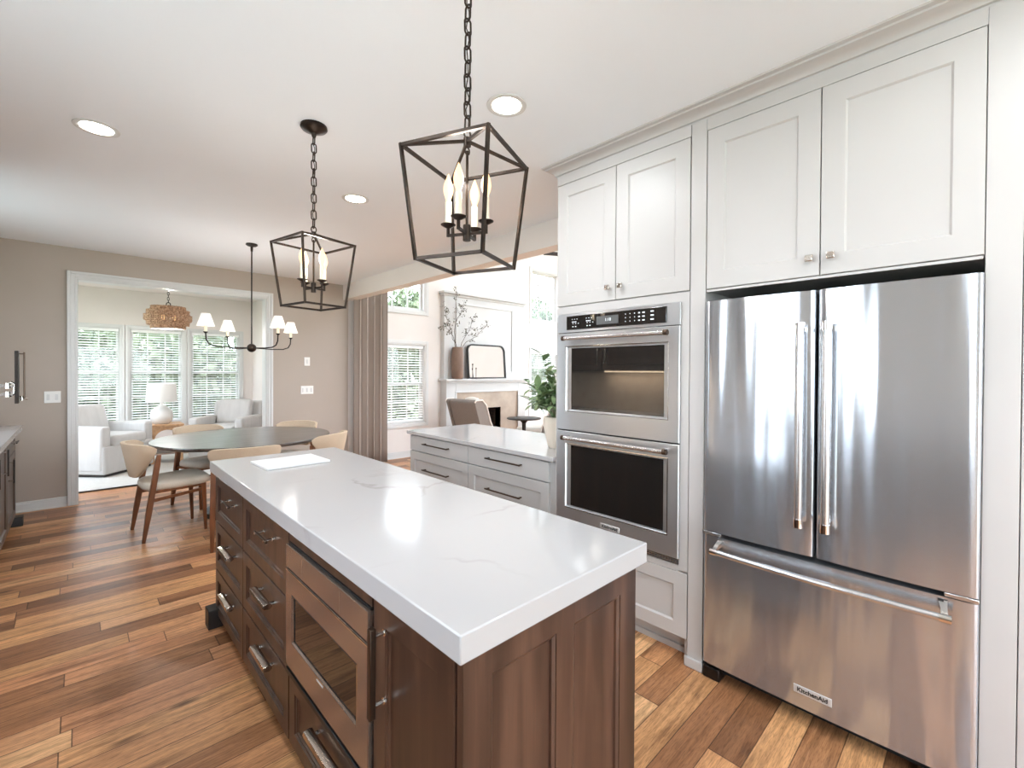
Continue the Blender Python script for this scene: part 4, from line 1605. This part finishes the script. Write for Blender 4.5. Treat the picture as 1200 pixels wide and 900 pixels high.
# sunroom pendant: tiered beaded drum
sx0, sy0 = .955, 8.30
t = thing('beaded_pendant', 'tiered natural beaded drum pendant in the sunroom', 'pendant light', (sx0, sy0, CEIL + .05))
rnd = random.Random(4)
for zc_, rr, hh in ((2.325, .20, .05), (2.265, .245, .06), (2.185, .275, .085), (2.11, .245, .055), (2.055, .20, .05)):
    b = B()
    n = 56
    for i in range(n):
        a = 2 * pi * i / n
        for j in range(3):
            zz = zc_ - hh / 2 + hh * (j + .5) / 3
            s2 = hh / 6.2
            M = Matrix.Translation((sx0 + rr * cos(a), sy0 + rr * sin(a), zz)) @ Euler((rnd.random(), rnd.random(), a)).to_matrix().to_4x4()
            b.box(-.007, .007, -.0125, .0125, -s2, s2, M)
    obj('bead_tier', b, 'coco_bead', t)
b = B()
b.tube([(sx0 + .20 * cos(2 * pi * i / 32), sy0 + .20 * sin(2 * pi * i / 32), 2.03) for i in range(32)], .006, 6, loop=True)
obj('bottom_ring', b, 'bronze_dark', t, smooth=True)
b = B()
b.tube([(sx0 + .20 * cos(2 * pi * i / 32), sy0 + .20 * sin(2 * pi * i / 32), 2.345) for i in range(32)], .006, 6, loop=True)
for i in range(3):
    a = i * 2 * pi / 3
    b.tube([(sx0, sy0, 2.35), (sx0 + .2 * cos(a), sy0 + .2 * sin(a), 2.345)], .004, 6)
obj('drum_frame', b, 'bronze_dark', t, smooth=True)
b = B()
b.tube([(sx0 + .025 * cos(q), sy0, 2.385 + .028 * sin(q)) for q in [2 * pi * j / 14 for j in range(14)]], .006, 6, loop=True)
for ring in chain_pts(2.41, CEIL + .04, 9, rx=.012):
    b.tube([(sx0 + p[0], sy0 + p[1], p[2]) for p in ring], .0035, 6, loop=True)
obj('chain', b, 'bronze_dark', t, smooth=True)
obj('ceiling_canopy', B().lathe([(0, CEIL + .05), (.06, CEIL + .05), (.05, CEIL + .03), (0, CEIL + .025)], (sx0, sy0, 0), 20, cap=False), 'bronze_dark', t, smooth=True)
for q in (-.09, .09):
    obj('bulb', B().lathe([(.028 * sin(pi * i / 8), 2.19 - .034 * cos(pi * i / 8)) for i in range(9)], (sx0 + q * .75, sy0 - abs(q) * .6, 0), 12, cap=False), 'bulb_glow', t, smooth=True)

obj('light_blocker', B().lathe([(0, 2.030), (.192, 2.030), (.192, 2.036), (0, 2.036)], (sx0, sy0, 0), 32, cap=False), 'plain_linen', t)  # opaque disc added to keep the fill below it off the ceiling
l = bpy.data.lights.new('pendant_fill', 'POINT')
l.energy = 27.0  # fill light added at the pendant to brighten the sunroom
l.color = (1.0, .97, .96)
l.shadow_soft_size = .03
o = bpy.data.objects.new('pendant_fill', l)
o.location = (sx0, sy0, 1.985)
COL.objects.link(o)
o.parent = t
o.matrix_parent_inverse = world_of(t).inverted()

# ------------------------------------------------------------------ dining table
tx, tyy, tr = 1.25, 5.27, .79
t = thing('dining_table', 'round dark wood dining table on a black pedestal', 'table', (tx, tyy, 0))
obj('table_top', B().lathe([(0, .725), (tr - .03, .725), (tr - .008, .735), (tr, .748), (tr, .752), (tr - .006, .76), (0, .76)], (tx, tyy, 0), 72, cap=False), 'table_top_wood', t, smooth=True)
b = B()
b.lathe([(0, .725), (.30, .724), (.28, .70), (.12, .66), (.085, .55), (.085, .25), (.13, .14), (.34, .06), (.36, .045), (.36, 0), (0, 0)], (tx, tyy, 0), 40, cap=False)
obj('pedestal', b, 'black_wood', t, smooth=True)


# ------------------------------------------------------------------ dining chairs
def make_chair():
    t = thing('dining_chair', 'x', 'chair')
    # front faces +X
    for s_ in (-1, 1):
        obj('rear_post', B().tube([(-.222, s_ * .236, 0), (-.190, s_ * .232, .22), (-.128, s_ * .222, .64), (-.116, s_ * .220, .715)], .02, 4, radii=[.016, .027, .027, .020]), 'walnut', t, bevel=.003)
        obj('leg', B().tube([(.222, s_ * .212, 0), (.205, s_ * .205, .42)], .02, 4, radii=[.015, .026]), 'walnut', t, bevel=.003)
    for s_ in (-1, 1):
        obj('side_stretcher', B().bar((-.17, s_ * .226, .335), (.208, s_ * .208, .370), .024), 'walnut', t, bevel=.002)
        obj('seat_rail', B().bar((-.155, s_ * .218, .405), (.205, s_ * .200, .412), .026), 'walnut', t, bevel=.002)
    obj('cross_rail', B().bar((.205, -.20, .412), (.205, .20, .412), .026).bar((-.150, -.215, .40), (-.150, .215, .40), .026), 'walnut', t, bevel=.002)
    # cushion: rounded, wider in front, slightly crowned
    def se(a, p=4.0):
        c, s2 = cos(a), sin(a)
        return (abs(c) ** (2 / p) * (1 if c >= 0 else -1), abs(s2) ** (2 / p) * (1 if s2 >= 0 else -1))
    R = []
    for z, k in ((.418, .90), (.424, .97), (.445, 1.0), (.470, .985), (.484, .93), (.492, .80), (.497, .5), (.498, .15)):
        ring = []
        for i in range(40):
            u, v = se(2 * pi * i / 40)
            xx = .035 + .245 * u * k
            ww = .238 + .012 * u
            ring.append((xx, ww * v * k, z - .010 * (1 - u) * .6))
        R.append(ring)
    obj('seat', B().rings(R), 'linen', t, smooth=True, auto=False)
    # wrap-round back
    def back(off):
        def fn(u, v):
            # u across -1..1, v up 0..1
            q = 2 * u - 1
            half = (.135 + .115 * min(1, v * 1.25) ** .8)
            hang = .13 + .20 * v * 1.0
            z = .525 + .275 * v + .018 * (1 - q * q) * v
            ang = q * (.75 + .42 * v)
            rad = half / sin(.75 + .42 * v)
            xc = -.245 - .055 * v + rad
            # round lower corners
            zz = z + (.06 * max(0, abs(q) - .55) ** 2 / .2) * (1 - v) - .05 * max(0, abs(q) - .72) ** 2 / .08 * v * .6
            r_ = rad + off * (1 - .55 * abs(q) ** 6)
            return Vector((xc - r_ * cos(ang), r_ * sin(ang), zz))
        return fn
    obj('backrest', B().shell(back(0), back(.034), 28, 12), 'linen_back', t, smooth=True, bevel=.010, seg=3)
    return t


proto = make_chair()
index_kids()
chairs = [((.59, 5.07), radians(5), 'cream upholstered dining chair standing clear on the open floor before the sunroom opening'),
          ((1.02, 4.39), radians(82), 'cream upholstered dining chair half hidden behind the far edge of the island'),
          ((1.02, 5.86), radians(-68), 'tan-backed dining chair tucked under the table in front of the wooden side table'),
          ((1.765, 5.655), radians(217), 'cream dining chair behind the table against the wall with switches'),
          ((1.71, 4.72), radians(130), 'cream dining chair seen from its side, beside the grey curtain')]
for i, ((x, y), rz, lb) in enumerate(chairs):
    o = proto if i == 0 else copy_tree(proto)
    place(o, (x, y, 0), rz)
    tag(o, lb, 'chair', 'dining chairs around the round table')

# ------------------------------------------------------------------ curtain
b = B()
def cur(off):
    def fn(u, v):
        x = 2.955 + .50 * u
        ph = u * 2 * pi * 4.5 + 1.2
        y = 6.50 + .05 * sin(ph) * (.85 + .15 * v) + .006 * sin(ph * 1.7 + v * 2) + off
        return Vector((x + .018 * sin(ph * 2), y, .012 + 2.70 * v))
    return fn
b.shell(cur(0), cur(.003), 120, 14)
tcur = thing('curtain', 'grey-beige floor-length pleated curtain beside the living room window', 'curtain', (3.2, 6.5, 2.65))
obj('curtain_panel', b, 'curtain_fabric', tcur, smooth=True, auto=False)
b = B().cyl((2.94, 6.50, 2.74), (3.50, 6.50, 2.74), .011, 14)
for xx in (3.02, 3.44):
    b.cyl((xx, 6.50, 2.74), (xx, YB - .001, 2.74), .007, 10)
obj('curtain_rod', b, 'bronze_dark', tcur, smooth=True)

# ------------------------------------------------------------------ fireplace
FY = 6.52
fx0, fx1 = 4.60, 6.55
t = thing('fireplace', 'white mantel fireplace with beige stone surround and panelled overmantel', 'fireplace', (5.575, FY, 0))
b = B()
FB = (5.26, 5.89, .28, .75)
b.box(fx0, FB[0], FY, YB - .001, 0, 1.26).box(FB[1], fx1, FY, YB - .001, 0, 1.26)
b.box(FB[0], FB[1], FY, YB - .001, FB[3], 1.26).box(FB[0], FB[1], FY, YB - .001, 0, FB[2])
obj('chimney_breast', b, 'mantel_paint', t)
b = B()
b.box(fx0, 4.80, FY - .03, FY, 0, 1.26).box(6.35, fx1, FY - .03, FY, 0, 1.26).box(4.80, 6.35, FY - .03, FY, 1.05, 1.26)
b.box(fx0 - .02, 4.82, FY - .05, FY - .03, 0, .14).box(6.33, fx1 + .02, FY - .05, FY - .03, 0, .14)
b.box(4.79, 4.82, FY - .042, FY - .03, .14, 1.08).box(6.33, 6.36, FY - .042, FY - .03, .14, 1.08).box(4.82, 6.33, FY - .042, FY - .03, 1.05, 1.08)
obj('pilasters', b, 'mantel_paint', t, bevel=.004)
b = B()
b.box(fx0 - .03, fx1 + .03, FY - .07, FY, 1.225, 1.26)
b.box(fx0 - .06, fx1 + .06, FY - .12, YB - .001, 1.26, 1.30)
obj('mantel_shelf', b, 'mantel_paint', t, bevel=.006)
b = B()
b.box(4.80, FB[0], FY - .012, FY, .0, 1.05).box(FB[1], 6.35, FY - .012, FY, .0, 1.05)
b.box(FB[0], FB[1], FY - .012, FY, FB[3], 1.05).box(FB[0], FB[1], FY - .012, FY, 0, FB[2])
obj('stone_surround', b, 'stone_surround', t)
b = B()
b.box(FB[0], FB[1], YB + .28, YB + .30, FB[2], FB[3]).box(FB[0] - .01, FB[0], FY, YB + .30, FB[2], FB[3]).box(FB[1], FB[1] + .01, FY, YB + .30, FB[2], FB[3])
b.box(FB[0], FB[1], FY, YB + .30, FB[3], FB[3] + .01).box(FB[0], FB[1], FY, YB + .30, FB[2] - .01, FB[2])
obj('firebox', b, 'firebrick', t)
mF = lambda u, v, w_: (u, 6.56 - w_, v)
obj('overmantel', B().box(fx0, fx1, 6.56, YB - .001, 1.302, 2.80), 'mantel_paint', t)
b = B()
for q in ((fx0 + .24, fx0 + .275, 1.40, 2.66), (fx1 - .335, fx1 - .30, 1.40, 2.66), (fx0 + .275, fx1 - .335, 1.40, 1.435), (fx0 + .275, fx1 - .335, 2.625, 2.66)):
    b.box(q[0], q[1], 6.542, 6.5595, q[2], q[3])
obj('panel_moulding', b, 'mantel_paint', t, bevel=.005)
obj('overmantel_cornice', B().box(fx0 - .02, fx1 + .02, 6.54, YB - .001, 2.76, 2.80).box(fx0 - .05, fx1 + .05, 6.50, YB - .001, 2.80, 2.84), 'mantel_paint', t, bevel=.006)

# things on the mantel
MZ = 1.301
tag(obj('clay_vase', B().lathe([(0, MZ), (.085, MZ), (.103, MZ + .03), (.108, MZ + .30), (.102, MZ + .50), (.090, MZ + .555), (.080, MZ + .555), (.085, MZ + .50), (0, MZ + .45)], (4.80, 6.44, 0), 28, cap=False), 'vase_clay', smooth=True), 'tall brown clay vase on the mantel holding branches', 'vase')
t = thing('dry_branches', 'sprays of small-leaved branches standing in the brown mantel vase', 'branches', (4.80, 6.44, MZ + .56))
rnd = random.Random(11)
b, lf = B(), B()


def leaf(bb, p, d, ln, wd, up_=Vector((0, 0, 1)), curl=.15):
    d = d.normalized()
    s_ = d.cross(up_)
    if s_.length < .1:
        s_ = d.cross(Vector((1, 0, 0)))
    s_.normalize()
    n_ = s_.cross(d)
    rows = []
    for i, (q, w_) in enumerate(((0, .04), (.25, .75), (.5, 1.0), (.75, .7), (1, .03))):
        c_ = p + d * ln * q - n_ * ln * curl * q * q
        rows.append((bb.v(c_ - s_ * wd * w_ + n_ * wd * .25 * w_), bb.v(c_), bb.v(c_ + s_ * wd * w_ + n_ * wd * .25 * w_)))
    for a, c in zip(rows, rows[1:]):
        bb.f([a[0], a[1], c[1], c[0]])
        bb.f([a[1], a[2], c[2], c[1]])


mains = [[(4.80, 6.44, 1.76), (4.72, 6.42, 2.05), (4.74, 6.40, 2.45), (4.71, 6.38, 2.86)],
         [(4.80, 6.44, 1.76), (4.66, 6.40, 2.08), (4.50, 6.34, 2.32), (4.42, 6.30, 2.50)],
         [(4.80, 6.44, 1.76), (4.68, 6.38, 2.0), (4.52, 6.32, 2.14), (4.33, 6.28, 2.17)],
         [(4.80, 6.44, 1.76), (4.90, 6.42, 1.98), (5.02, 6.40, 2.15), (5.10, 6.38, 2.40)],
         [(4.80, 6.44, 1.76), (4.95, 6.40, 1.95), (5.15, 6.36, 2.06), (5.38, 6.32, 2.30)],
         [(4.74, 6.41, 2.3), (4.82, 6.38, 2.45), (4.86, 6.36, 2.62)]]
for mn in mains:
    pts = [Vector(p) for p in mn]
    fine = []
    for a, c in zip(pts, pts[1:]):
        for i in range(4):
            fine.append(a.lerp(c, i / 4) + Vector((rnd.gauss(0, .006), rnd.gauss(0, .006), rnd.gauss(0, .004))))
    fine.append(pts[-1])
    b.tube(fine, .004, 5, radii=[.0055 - .0035 * i / len(fine) for i in range(len(fine))])
    for i in range(len(fine) // 2, len(fine)):
        for k in range(3):
            p = fine[i]
            d = Vector((rnd.gauss(0, 1), rnd.gauss(0, .6), rnd.gauss(.3, .8))).normalized()
            e_ = p + d * (.03 + .06 * rnd.random())
            b.tube([p, e_], .0014, 4)
            for q in range(3):
                leaf(lf, e_ + Vector((rnd.gauss(0, .012), rnd.gauss(0, .012), rnd.gauss(0, .012))), Vector((rnd.gauss(0, 1), rnd.gauss(0, 1), rnd.gauss(.2, 1))), .034, .011)
obj('twigs', b, 'twig', t)
obj('leaves', lf, 'leaf_dry', t)

t = thing('mantel_mirror', 'black-framed round-cornered mirror leaning on the mantel', 'mirror', (5.5, 6.45, MZ))
Mm = Matrix.Translation((5.50, 6.455, MZ)) @ Matrix.Rotation(radians(-5), 4, 'X')
def arch(w_, h, r_, n=8):
    pts = [(-w_, 0), (w_, 0), (w_, h - r_)]
    pts += [(w_ - r_ + r_ * cos(a), h - r_ + r_ * sin(a)) for a in [pi / 2 * i / n for i in range(1, n)]]
    pts += [(w_ - r_, h), (-w_ + r_, h)]
    pts += [(-w_ + r_ + r_ * cos(a), h - r_ + r_ * sin(a)) for a in [pi / 2 + pi / 2 * i / n for i in range(1, n)]]
    pts += [(-w_, h - r_)]
    return pts
po, pi_ = arch(.46, .63, .12), arch(.435, .605, .10)
pi_ = [(x_, max(.022, z_)) for x_, z_ in pi_]
b = B()
b.rings([[Mm @ Vector((x_, 0, z_)) for x_, z_ in po], [Mm @ Vector((x_, -.03, z_)) for x_, z_ in po], [Mm @ Vector((x_, -.03, z_)) for x_, z_ in pi_], [Mm @ Vector((x_, 0, z_)) for x_, z_ in pi_]], loop=True)
fr = obj('mirror_frame', b, 'black_wood', t)
obj('mirror_glass', B().prism(pi_, lambda x_, z_: Mm @ Vector((x_, -.006, z_)), lambda x_, z_: Mm @ Vector((x_, -.012, z_))), 'mirror_glass', t)
for cx_, h_, lb in ((5.11, .27, 'taller black candlestick before the mantel mirror'), (5.19, .20, 'shorter black candlestick before the mantel mirror')):
    tag(obj('candlestick', B().lathe([(0, MZ), (.022, MZ), (.020, MZ + .008), (.006, MZ + .02), (.006, MZ + h_ - .03), (.013, MZ + h_ - .02), (.010, MZ + h_), (0, MZ + h_)], (cx_, 6.405, 0), 14, cap=False), 'black_wood', smooth=True), lb, 'candlestick')


# ------------------------------------------------------------------ lounge chairs in the living room
def soft(name, x0, x1, y0, y1, z0, z1, m, parent, bev=.04, M=None):
    return obj(name, B().box(x0, x1, y0, y1, z0, z1, M), m, parent, bevel=bev, seg=4)


def make_lounge():
    t = thing('lounge_chair', 'x', 'armchair')
    # faces +X; raked wing-like back
    soft('seat', -.28, .40, -.33, .33, .26, .44, 'cream_upholstery', t, .05)
    soft('seat_base', -.30, .36, -.34, .34, .16, .27, 'grey_upholstery', t, .02)
    poly = [(-.30, .20), (-.18, .20), (-.17, .50), (-.34, .93), (-.40, .985), (-.50, .99), (-.54, .95)]
    obj('backrest', B().prism(poly, lambda x_, z_: (x_, -.30, z_), lambda x_, z_: (x_, .30, z_)), 'grey_upholstery', t, bevel=.03, seg=3)
    wing = [(-.31, .19), (-.06, .20), (-.12, .46), (-.22, .64), (-.31, .90), (-.40, .985), (-.53, .985), (-.56, .95)]
    for s_ in (-1, 1):
        f0, f1 = (lambda x_, z_, s_=s_: (x_, s_ * .30, z_)), (lambda x_, z_, s_=s_: (x_, s_ * .345, z_))
        wg = obj('side_wing', B().prism(wing, f0, f1), 'grey_upholstery', t, bevel=.008)
        rim = [(x_, s_ * .348, z_) for x_, z_ in wing[1:]] 
        obj('piping', B().tube(rim, .012, 8), 'cream_upholstery', wg, smooth=True)
    obj('cushion', B().rings([[(-.22 + .10 * cos(a) * k - .14 * (z - .45), .23 * sin(a) * k, z) for a in [2 * pi * i / 20 for i in range(20)]] for z, k in ((.45, .3), (.47, .75), (.55, 1), (.75, 1.02), (.92, .9), (1.0, .6), (1.02, .2))]), 'cream_upholstery', t, smooth=True, auto=False)
    for sx_, sy_ in ((-.24, -.28), (-.24, .28), (.30, -.28), (.30, .28)):
        obj('leg', B().cyl((sx_, sy_, 0), (sx_, sy_, .17), .013, 10, r2=.02), 'walnut', t, smooth=True)
    return t


lp = make_lounge()
index_kids()
lc2 = copy_tree(lp)
place(lp, (4.90, 5.80, 0), radians(4))
tag(lp, 'grey and cream lounge chair in side view before the fireplace', 'armchair')
place(lc2, (6.12, 5.62, 0), radians(112))
tag(lc2, 'grey lounge chair half hidden behind the potted plant', 'armchair')

t = thing('side_table', 'small round dark pedestal table between the two lounge chairs', 'table', (5.45, 5.40, 0))
obj('table_top', B().lathe([(0, .625), (.28, .625), (.295, .632), (.295, .640), (.285, .648), (0, .648)], (5.47, 5.45, 0), 40, cap=False), 'bronze_dark', t, smooth=True)
obj('pedestal', B().lathe([(0, .626), (.09, .62), (.035, .56), (.028, .3), (.04, .08), (.16, .02), (.17, 0), (0, 0)], (5.47, 5.45, 0), 24, cap=False), 'bronze_dark', t, smooth=True)

# ceiling fan in the living room (only a blade end shows past the header)
fxx, fyy, fz = 6.10, 4.35, 3.30
t = thing('ceiling_fan', 'dark ceiling fan in the living room, one blade visible below the header', 'ceiling fan', (fxx, fyy, LC))
obj('downrod', B().cyl((fxx, fyy, fz + .1), (fxx, fyy, LC), .014, 12).lathe([(0, LC), (.07, LC), (.06, LC - .05), (0, LC - .06)], (fxx, fyy, 0), 20, cap=False), 'bronze_dark', t, smooth=True)
obj('motor_housing', B().lathe([(0, fz - .06), (.09, fz - .05), (.12, fz), (.11, fz + .08), (.04, fz + .12), (0, fz + .12)], (fxx, fyy, 0), 24, cap=False), 'bronze_dark', t, smooth=True)
for k in range(5):
    M = Matrix.Translation((fxx, fyy, fz)) @ Matrix.Rotation(radians(150) + k * 2 * pi / 5, 4, 'Z') @ Matrix.Rotation(radians(12), 4, 'X')
    obj('blade', B().box(.14, .95, -.06, .06, -.005, .005, M), 'bronze_dark', t, bevel=.004)

# ------------------------------------------------------------------ potted plant on the peninsula
ppx, ppy = 2.44, 2.085
t = thing('potted_plant', 'leafy green plant in a cream pot on the peninsula beside the ovens', 'plant', (ppx, ppy, PZ))
z = PZ + .001
obj('pot', B().lathe([(0, z), (.068, z), (.074, z + .006), (.096, z + .09), (.110, z + .165), (.112, z + .195), (.104, z + .214), (.092, z + .216), (.094, z + .19), (.0, z + .18)], (ppx, ppy, 0), 32, cap=False), 'pot_clay', t, smooth=True)
obj('soil', B().lathe([(0, z + .186), (.09, z + .186), (.09, z + .176), (0, z + .176)], (ppx, ppy, 0), 20, cap=False), 'soil', t)
rnd = random.Random(21)
st_, lf = B(), B()
for i in range(44):
    a = rnd.random() * 2 * pi
    rr = .06 + .19 * rnd.random()
    hgt = .10 + .28 * rnd.random() - rr * .45
    if i == 0:
        a, rr, hgt = 2.3, .12, .43
    p0 = Vector((ppx + .03 * cos(a), ppy + .03 * sin(a), z + .19))
    p2 = Vector((ppx + rr * cos(a), ppy + rr * sin(a), z + .22 + hgt))
    if p2.y < YT + .05:
        p2.y = YT + .05 + rnd.random() * .06
    p1 = p0.lerp(p2, .5) + Vector((0, 0, .05))
    P_ = [p0, p0.lerp(p1, .6), p1, p1.lerp(p2, .5) + Vector((0, 0, .008)), p2]
    st_.tube(P_, .002, 5)
    n = 7
    for k in range(n):
        q = .25 + .75 * k / (n - 1)
        idx = min(int(q * 4), 3)
        p = P_[idx].lerp(P_[idx + 1], q * 4 - idx)
        d = (P_[idx + 1] - P_[idx]).normalized()
        side = Vector((rnd.gauss(0, 1), rnd.gauss(0, 1), rnd.gauss(.1, .5)))
        dd_ = (d * .5 + side.normalized()).normalized()
        ln = .065 + .045 * rnd.random()
        tip = p + dd_ * ln
        if tip.y < YT + .02 or tip.z < PZ + .2:
            continue
        leaf(lf, p, dd_, ln, ln * .24)
obj('stems', st_, 'leaf_green', t)
obj('leaves', lf, 'leaf_green', t, smooth=True, auto=False)

# ------------------------------------------------------------------ sunroom furniture
t = thing('area_rug', 'off-white sunroom rug with a thin dark border', 'rug', (1.0, 8.3, 0))
obj('rug_pile', B().box(-.25, 2.25, 7.27, 9.5, .001, .014), 'rug_wool', t)
b = B().box(-.27, 2.27, 7.245, 7.268, .001, .016).box(-.27, 2.27, 9.502, 9.52, .001, .016).box(-.27, -.252, 7.268, 9.502, .001, .016).box(2.252, 2.27, 7.268, 9.502, .001, .016)
obj('border', b, 'rug_border', t)


def make_slip():
    t = thing('armchair', 'x', 'armchair')
    # faces -Y, origin centre on floor
    soft('base_skirt', -.40, .40, -.42, .38, .03, .40, 'slipcover', t, .03)
    soft('seat_cushion', -.265, .265, -.43, .22, .385, .53, 'slipcover', t, .045)
    for s_ in (-1, 1):
        a, c = sorted((s_ * .27, s_ * .41))
        soft('armrest', a, c, -.40, .36, .06, .66, 'slipcover', t, .04)
    Mb = Matrix.Translation((0, .28, .30)) @ Matrix.Rotation(radians(-10), 4, 'X')
    soft('backrest', -.40, .40, -.07, .11, .0, .60, 'slipcover', t, .06, Mb)
    Mb = Matrix.Translation((0, .15, .50)) @ Matrix.Rotation(radians(-14), 4, 'X')
    soft('back_cushion', -.27, .27, -.07, .07, .0, .43, 'slipcover', t, .06, Mb)
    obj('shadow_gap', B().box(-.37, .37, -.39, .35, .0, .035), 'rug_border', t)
    return t


sp = make_slip()
index_kids()
s2_ = copy_tree(sp)
place(sp, (.235, 8.54, .0175), radians(45))
tag(sp, 'white slipcovered armchair next to the opening casing, facing the side table', 'armchair')
place(s2_, (1.80, 8.70, .0175), radians(-38))
tag(s2_, 'white slipcovered armchair behind the round dining table', 'armchair')

# wooden side table with arched apron
ax0, ax1, ay0, ay1, az = .775, 1.175, 8.62, 9.02, .60
t = thing('end_table', 'light oak end table with arched sides holding the white lamp', 'table', ((ax0 + ax1) / 2, (ay0 + ay1) / 2, 0))
obj('table_top', B().box(ax0 - .01, ax1 + .01, ay0 - .01, ay1 + .01, az - .03, az), 'oak', t, bevel=.004)
def archpoly(u0, u1):
    r_ = (u1 - u0) / 2 - .05
    zc = az - .03 - .05 - r_
    uc = (u0 + u1) / 2
    return [(u0, .016), (u0 + .05, .016), (u0 + .05, zc)] + [(uc - r_ * cos(a), zc + r_ * sin(a)) for a in [pi * i / 14 for i in range(1, 14)]] + [(u1 - .05, zc), (u1 - .05, .016), (u1, .016), (u1, az - .03), (u0, az - .03)]
for yy in (ay0, ay1 - .025):
    obj('arched_side', B().prism(archpoly(ax0, ax1), lambda u, v, yy=yy: (u, yy, v), lambda u, v, yy=yy: (u, yy + .025, v)), 'oak', t)
for xx in (ax0, ax1 - .025):
    obj('arched_side', B().prism(archpoly(ay0 + .026, ay1 - .026), lambda u, v, xx=xx: (xx, u, v), lambda u, v, xx=xx: (xx + .025, u, v)), 'oak', t)
obj('shelf', B().box(ax0 + .026, ax1 - .026, ay0 + .026, ay1 - .026, .16, .18), 'grey_upholstery', t)
lx, ly = .93, 8.80
t = thing('table_lamp', 'white round-bodied table lamp with a drum shade on the oak end table', 'lamp', (lx, ly, az))
z = az + .001
obj('lamp_base', B().lathe([(0, z), (.09, z), (.13, z + .04), (.148, z + .12), (.135, z + .20), (.07, z + .262), (.025, z + .285), (.02, z + .36), (0, z + .36)], (lx, ly, 0), 30, cap=False), 'plastic_white', t, smooth=True)
obj('lamp_shade', B().lathe([(.195, z + .34), (.180, z + .61), (.177, z + .61), (.192, z + .34)], (lx, ly, 0), 36, cap=False), 'plain_linen', t, smooth=True)
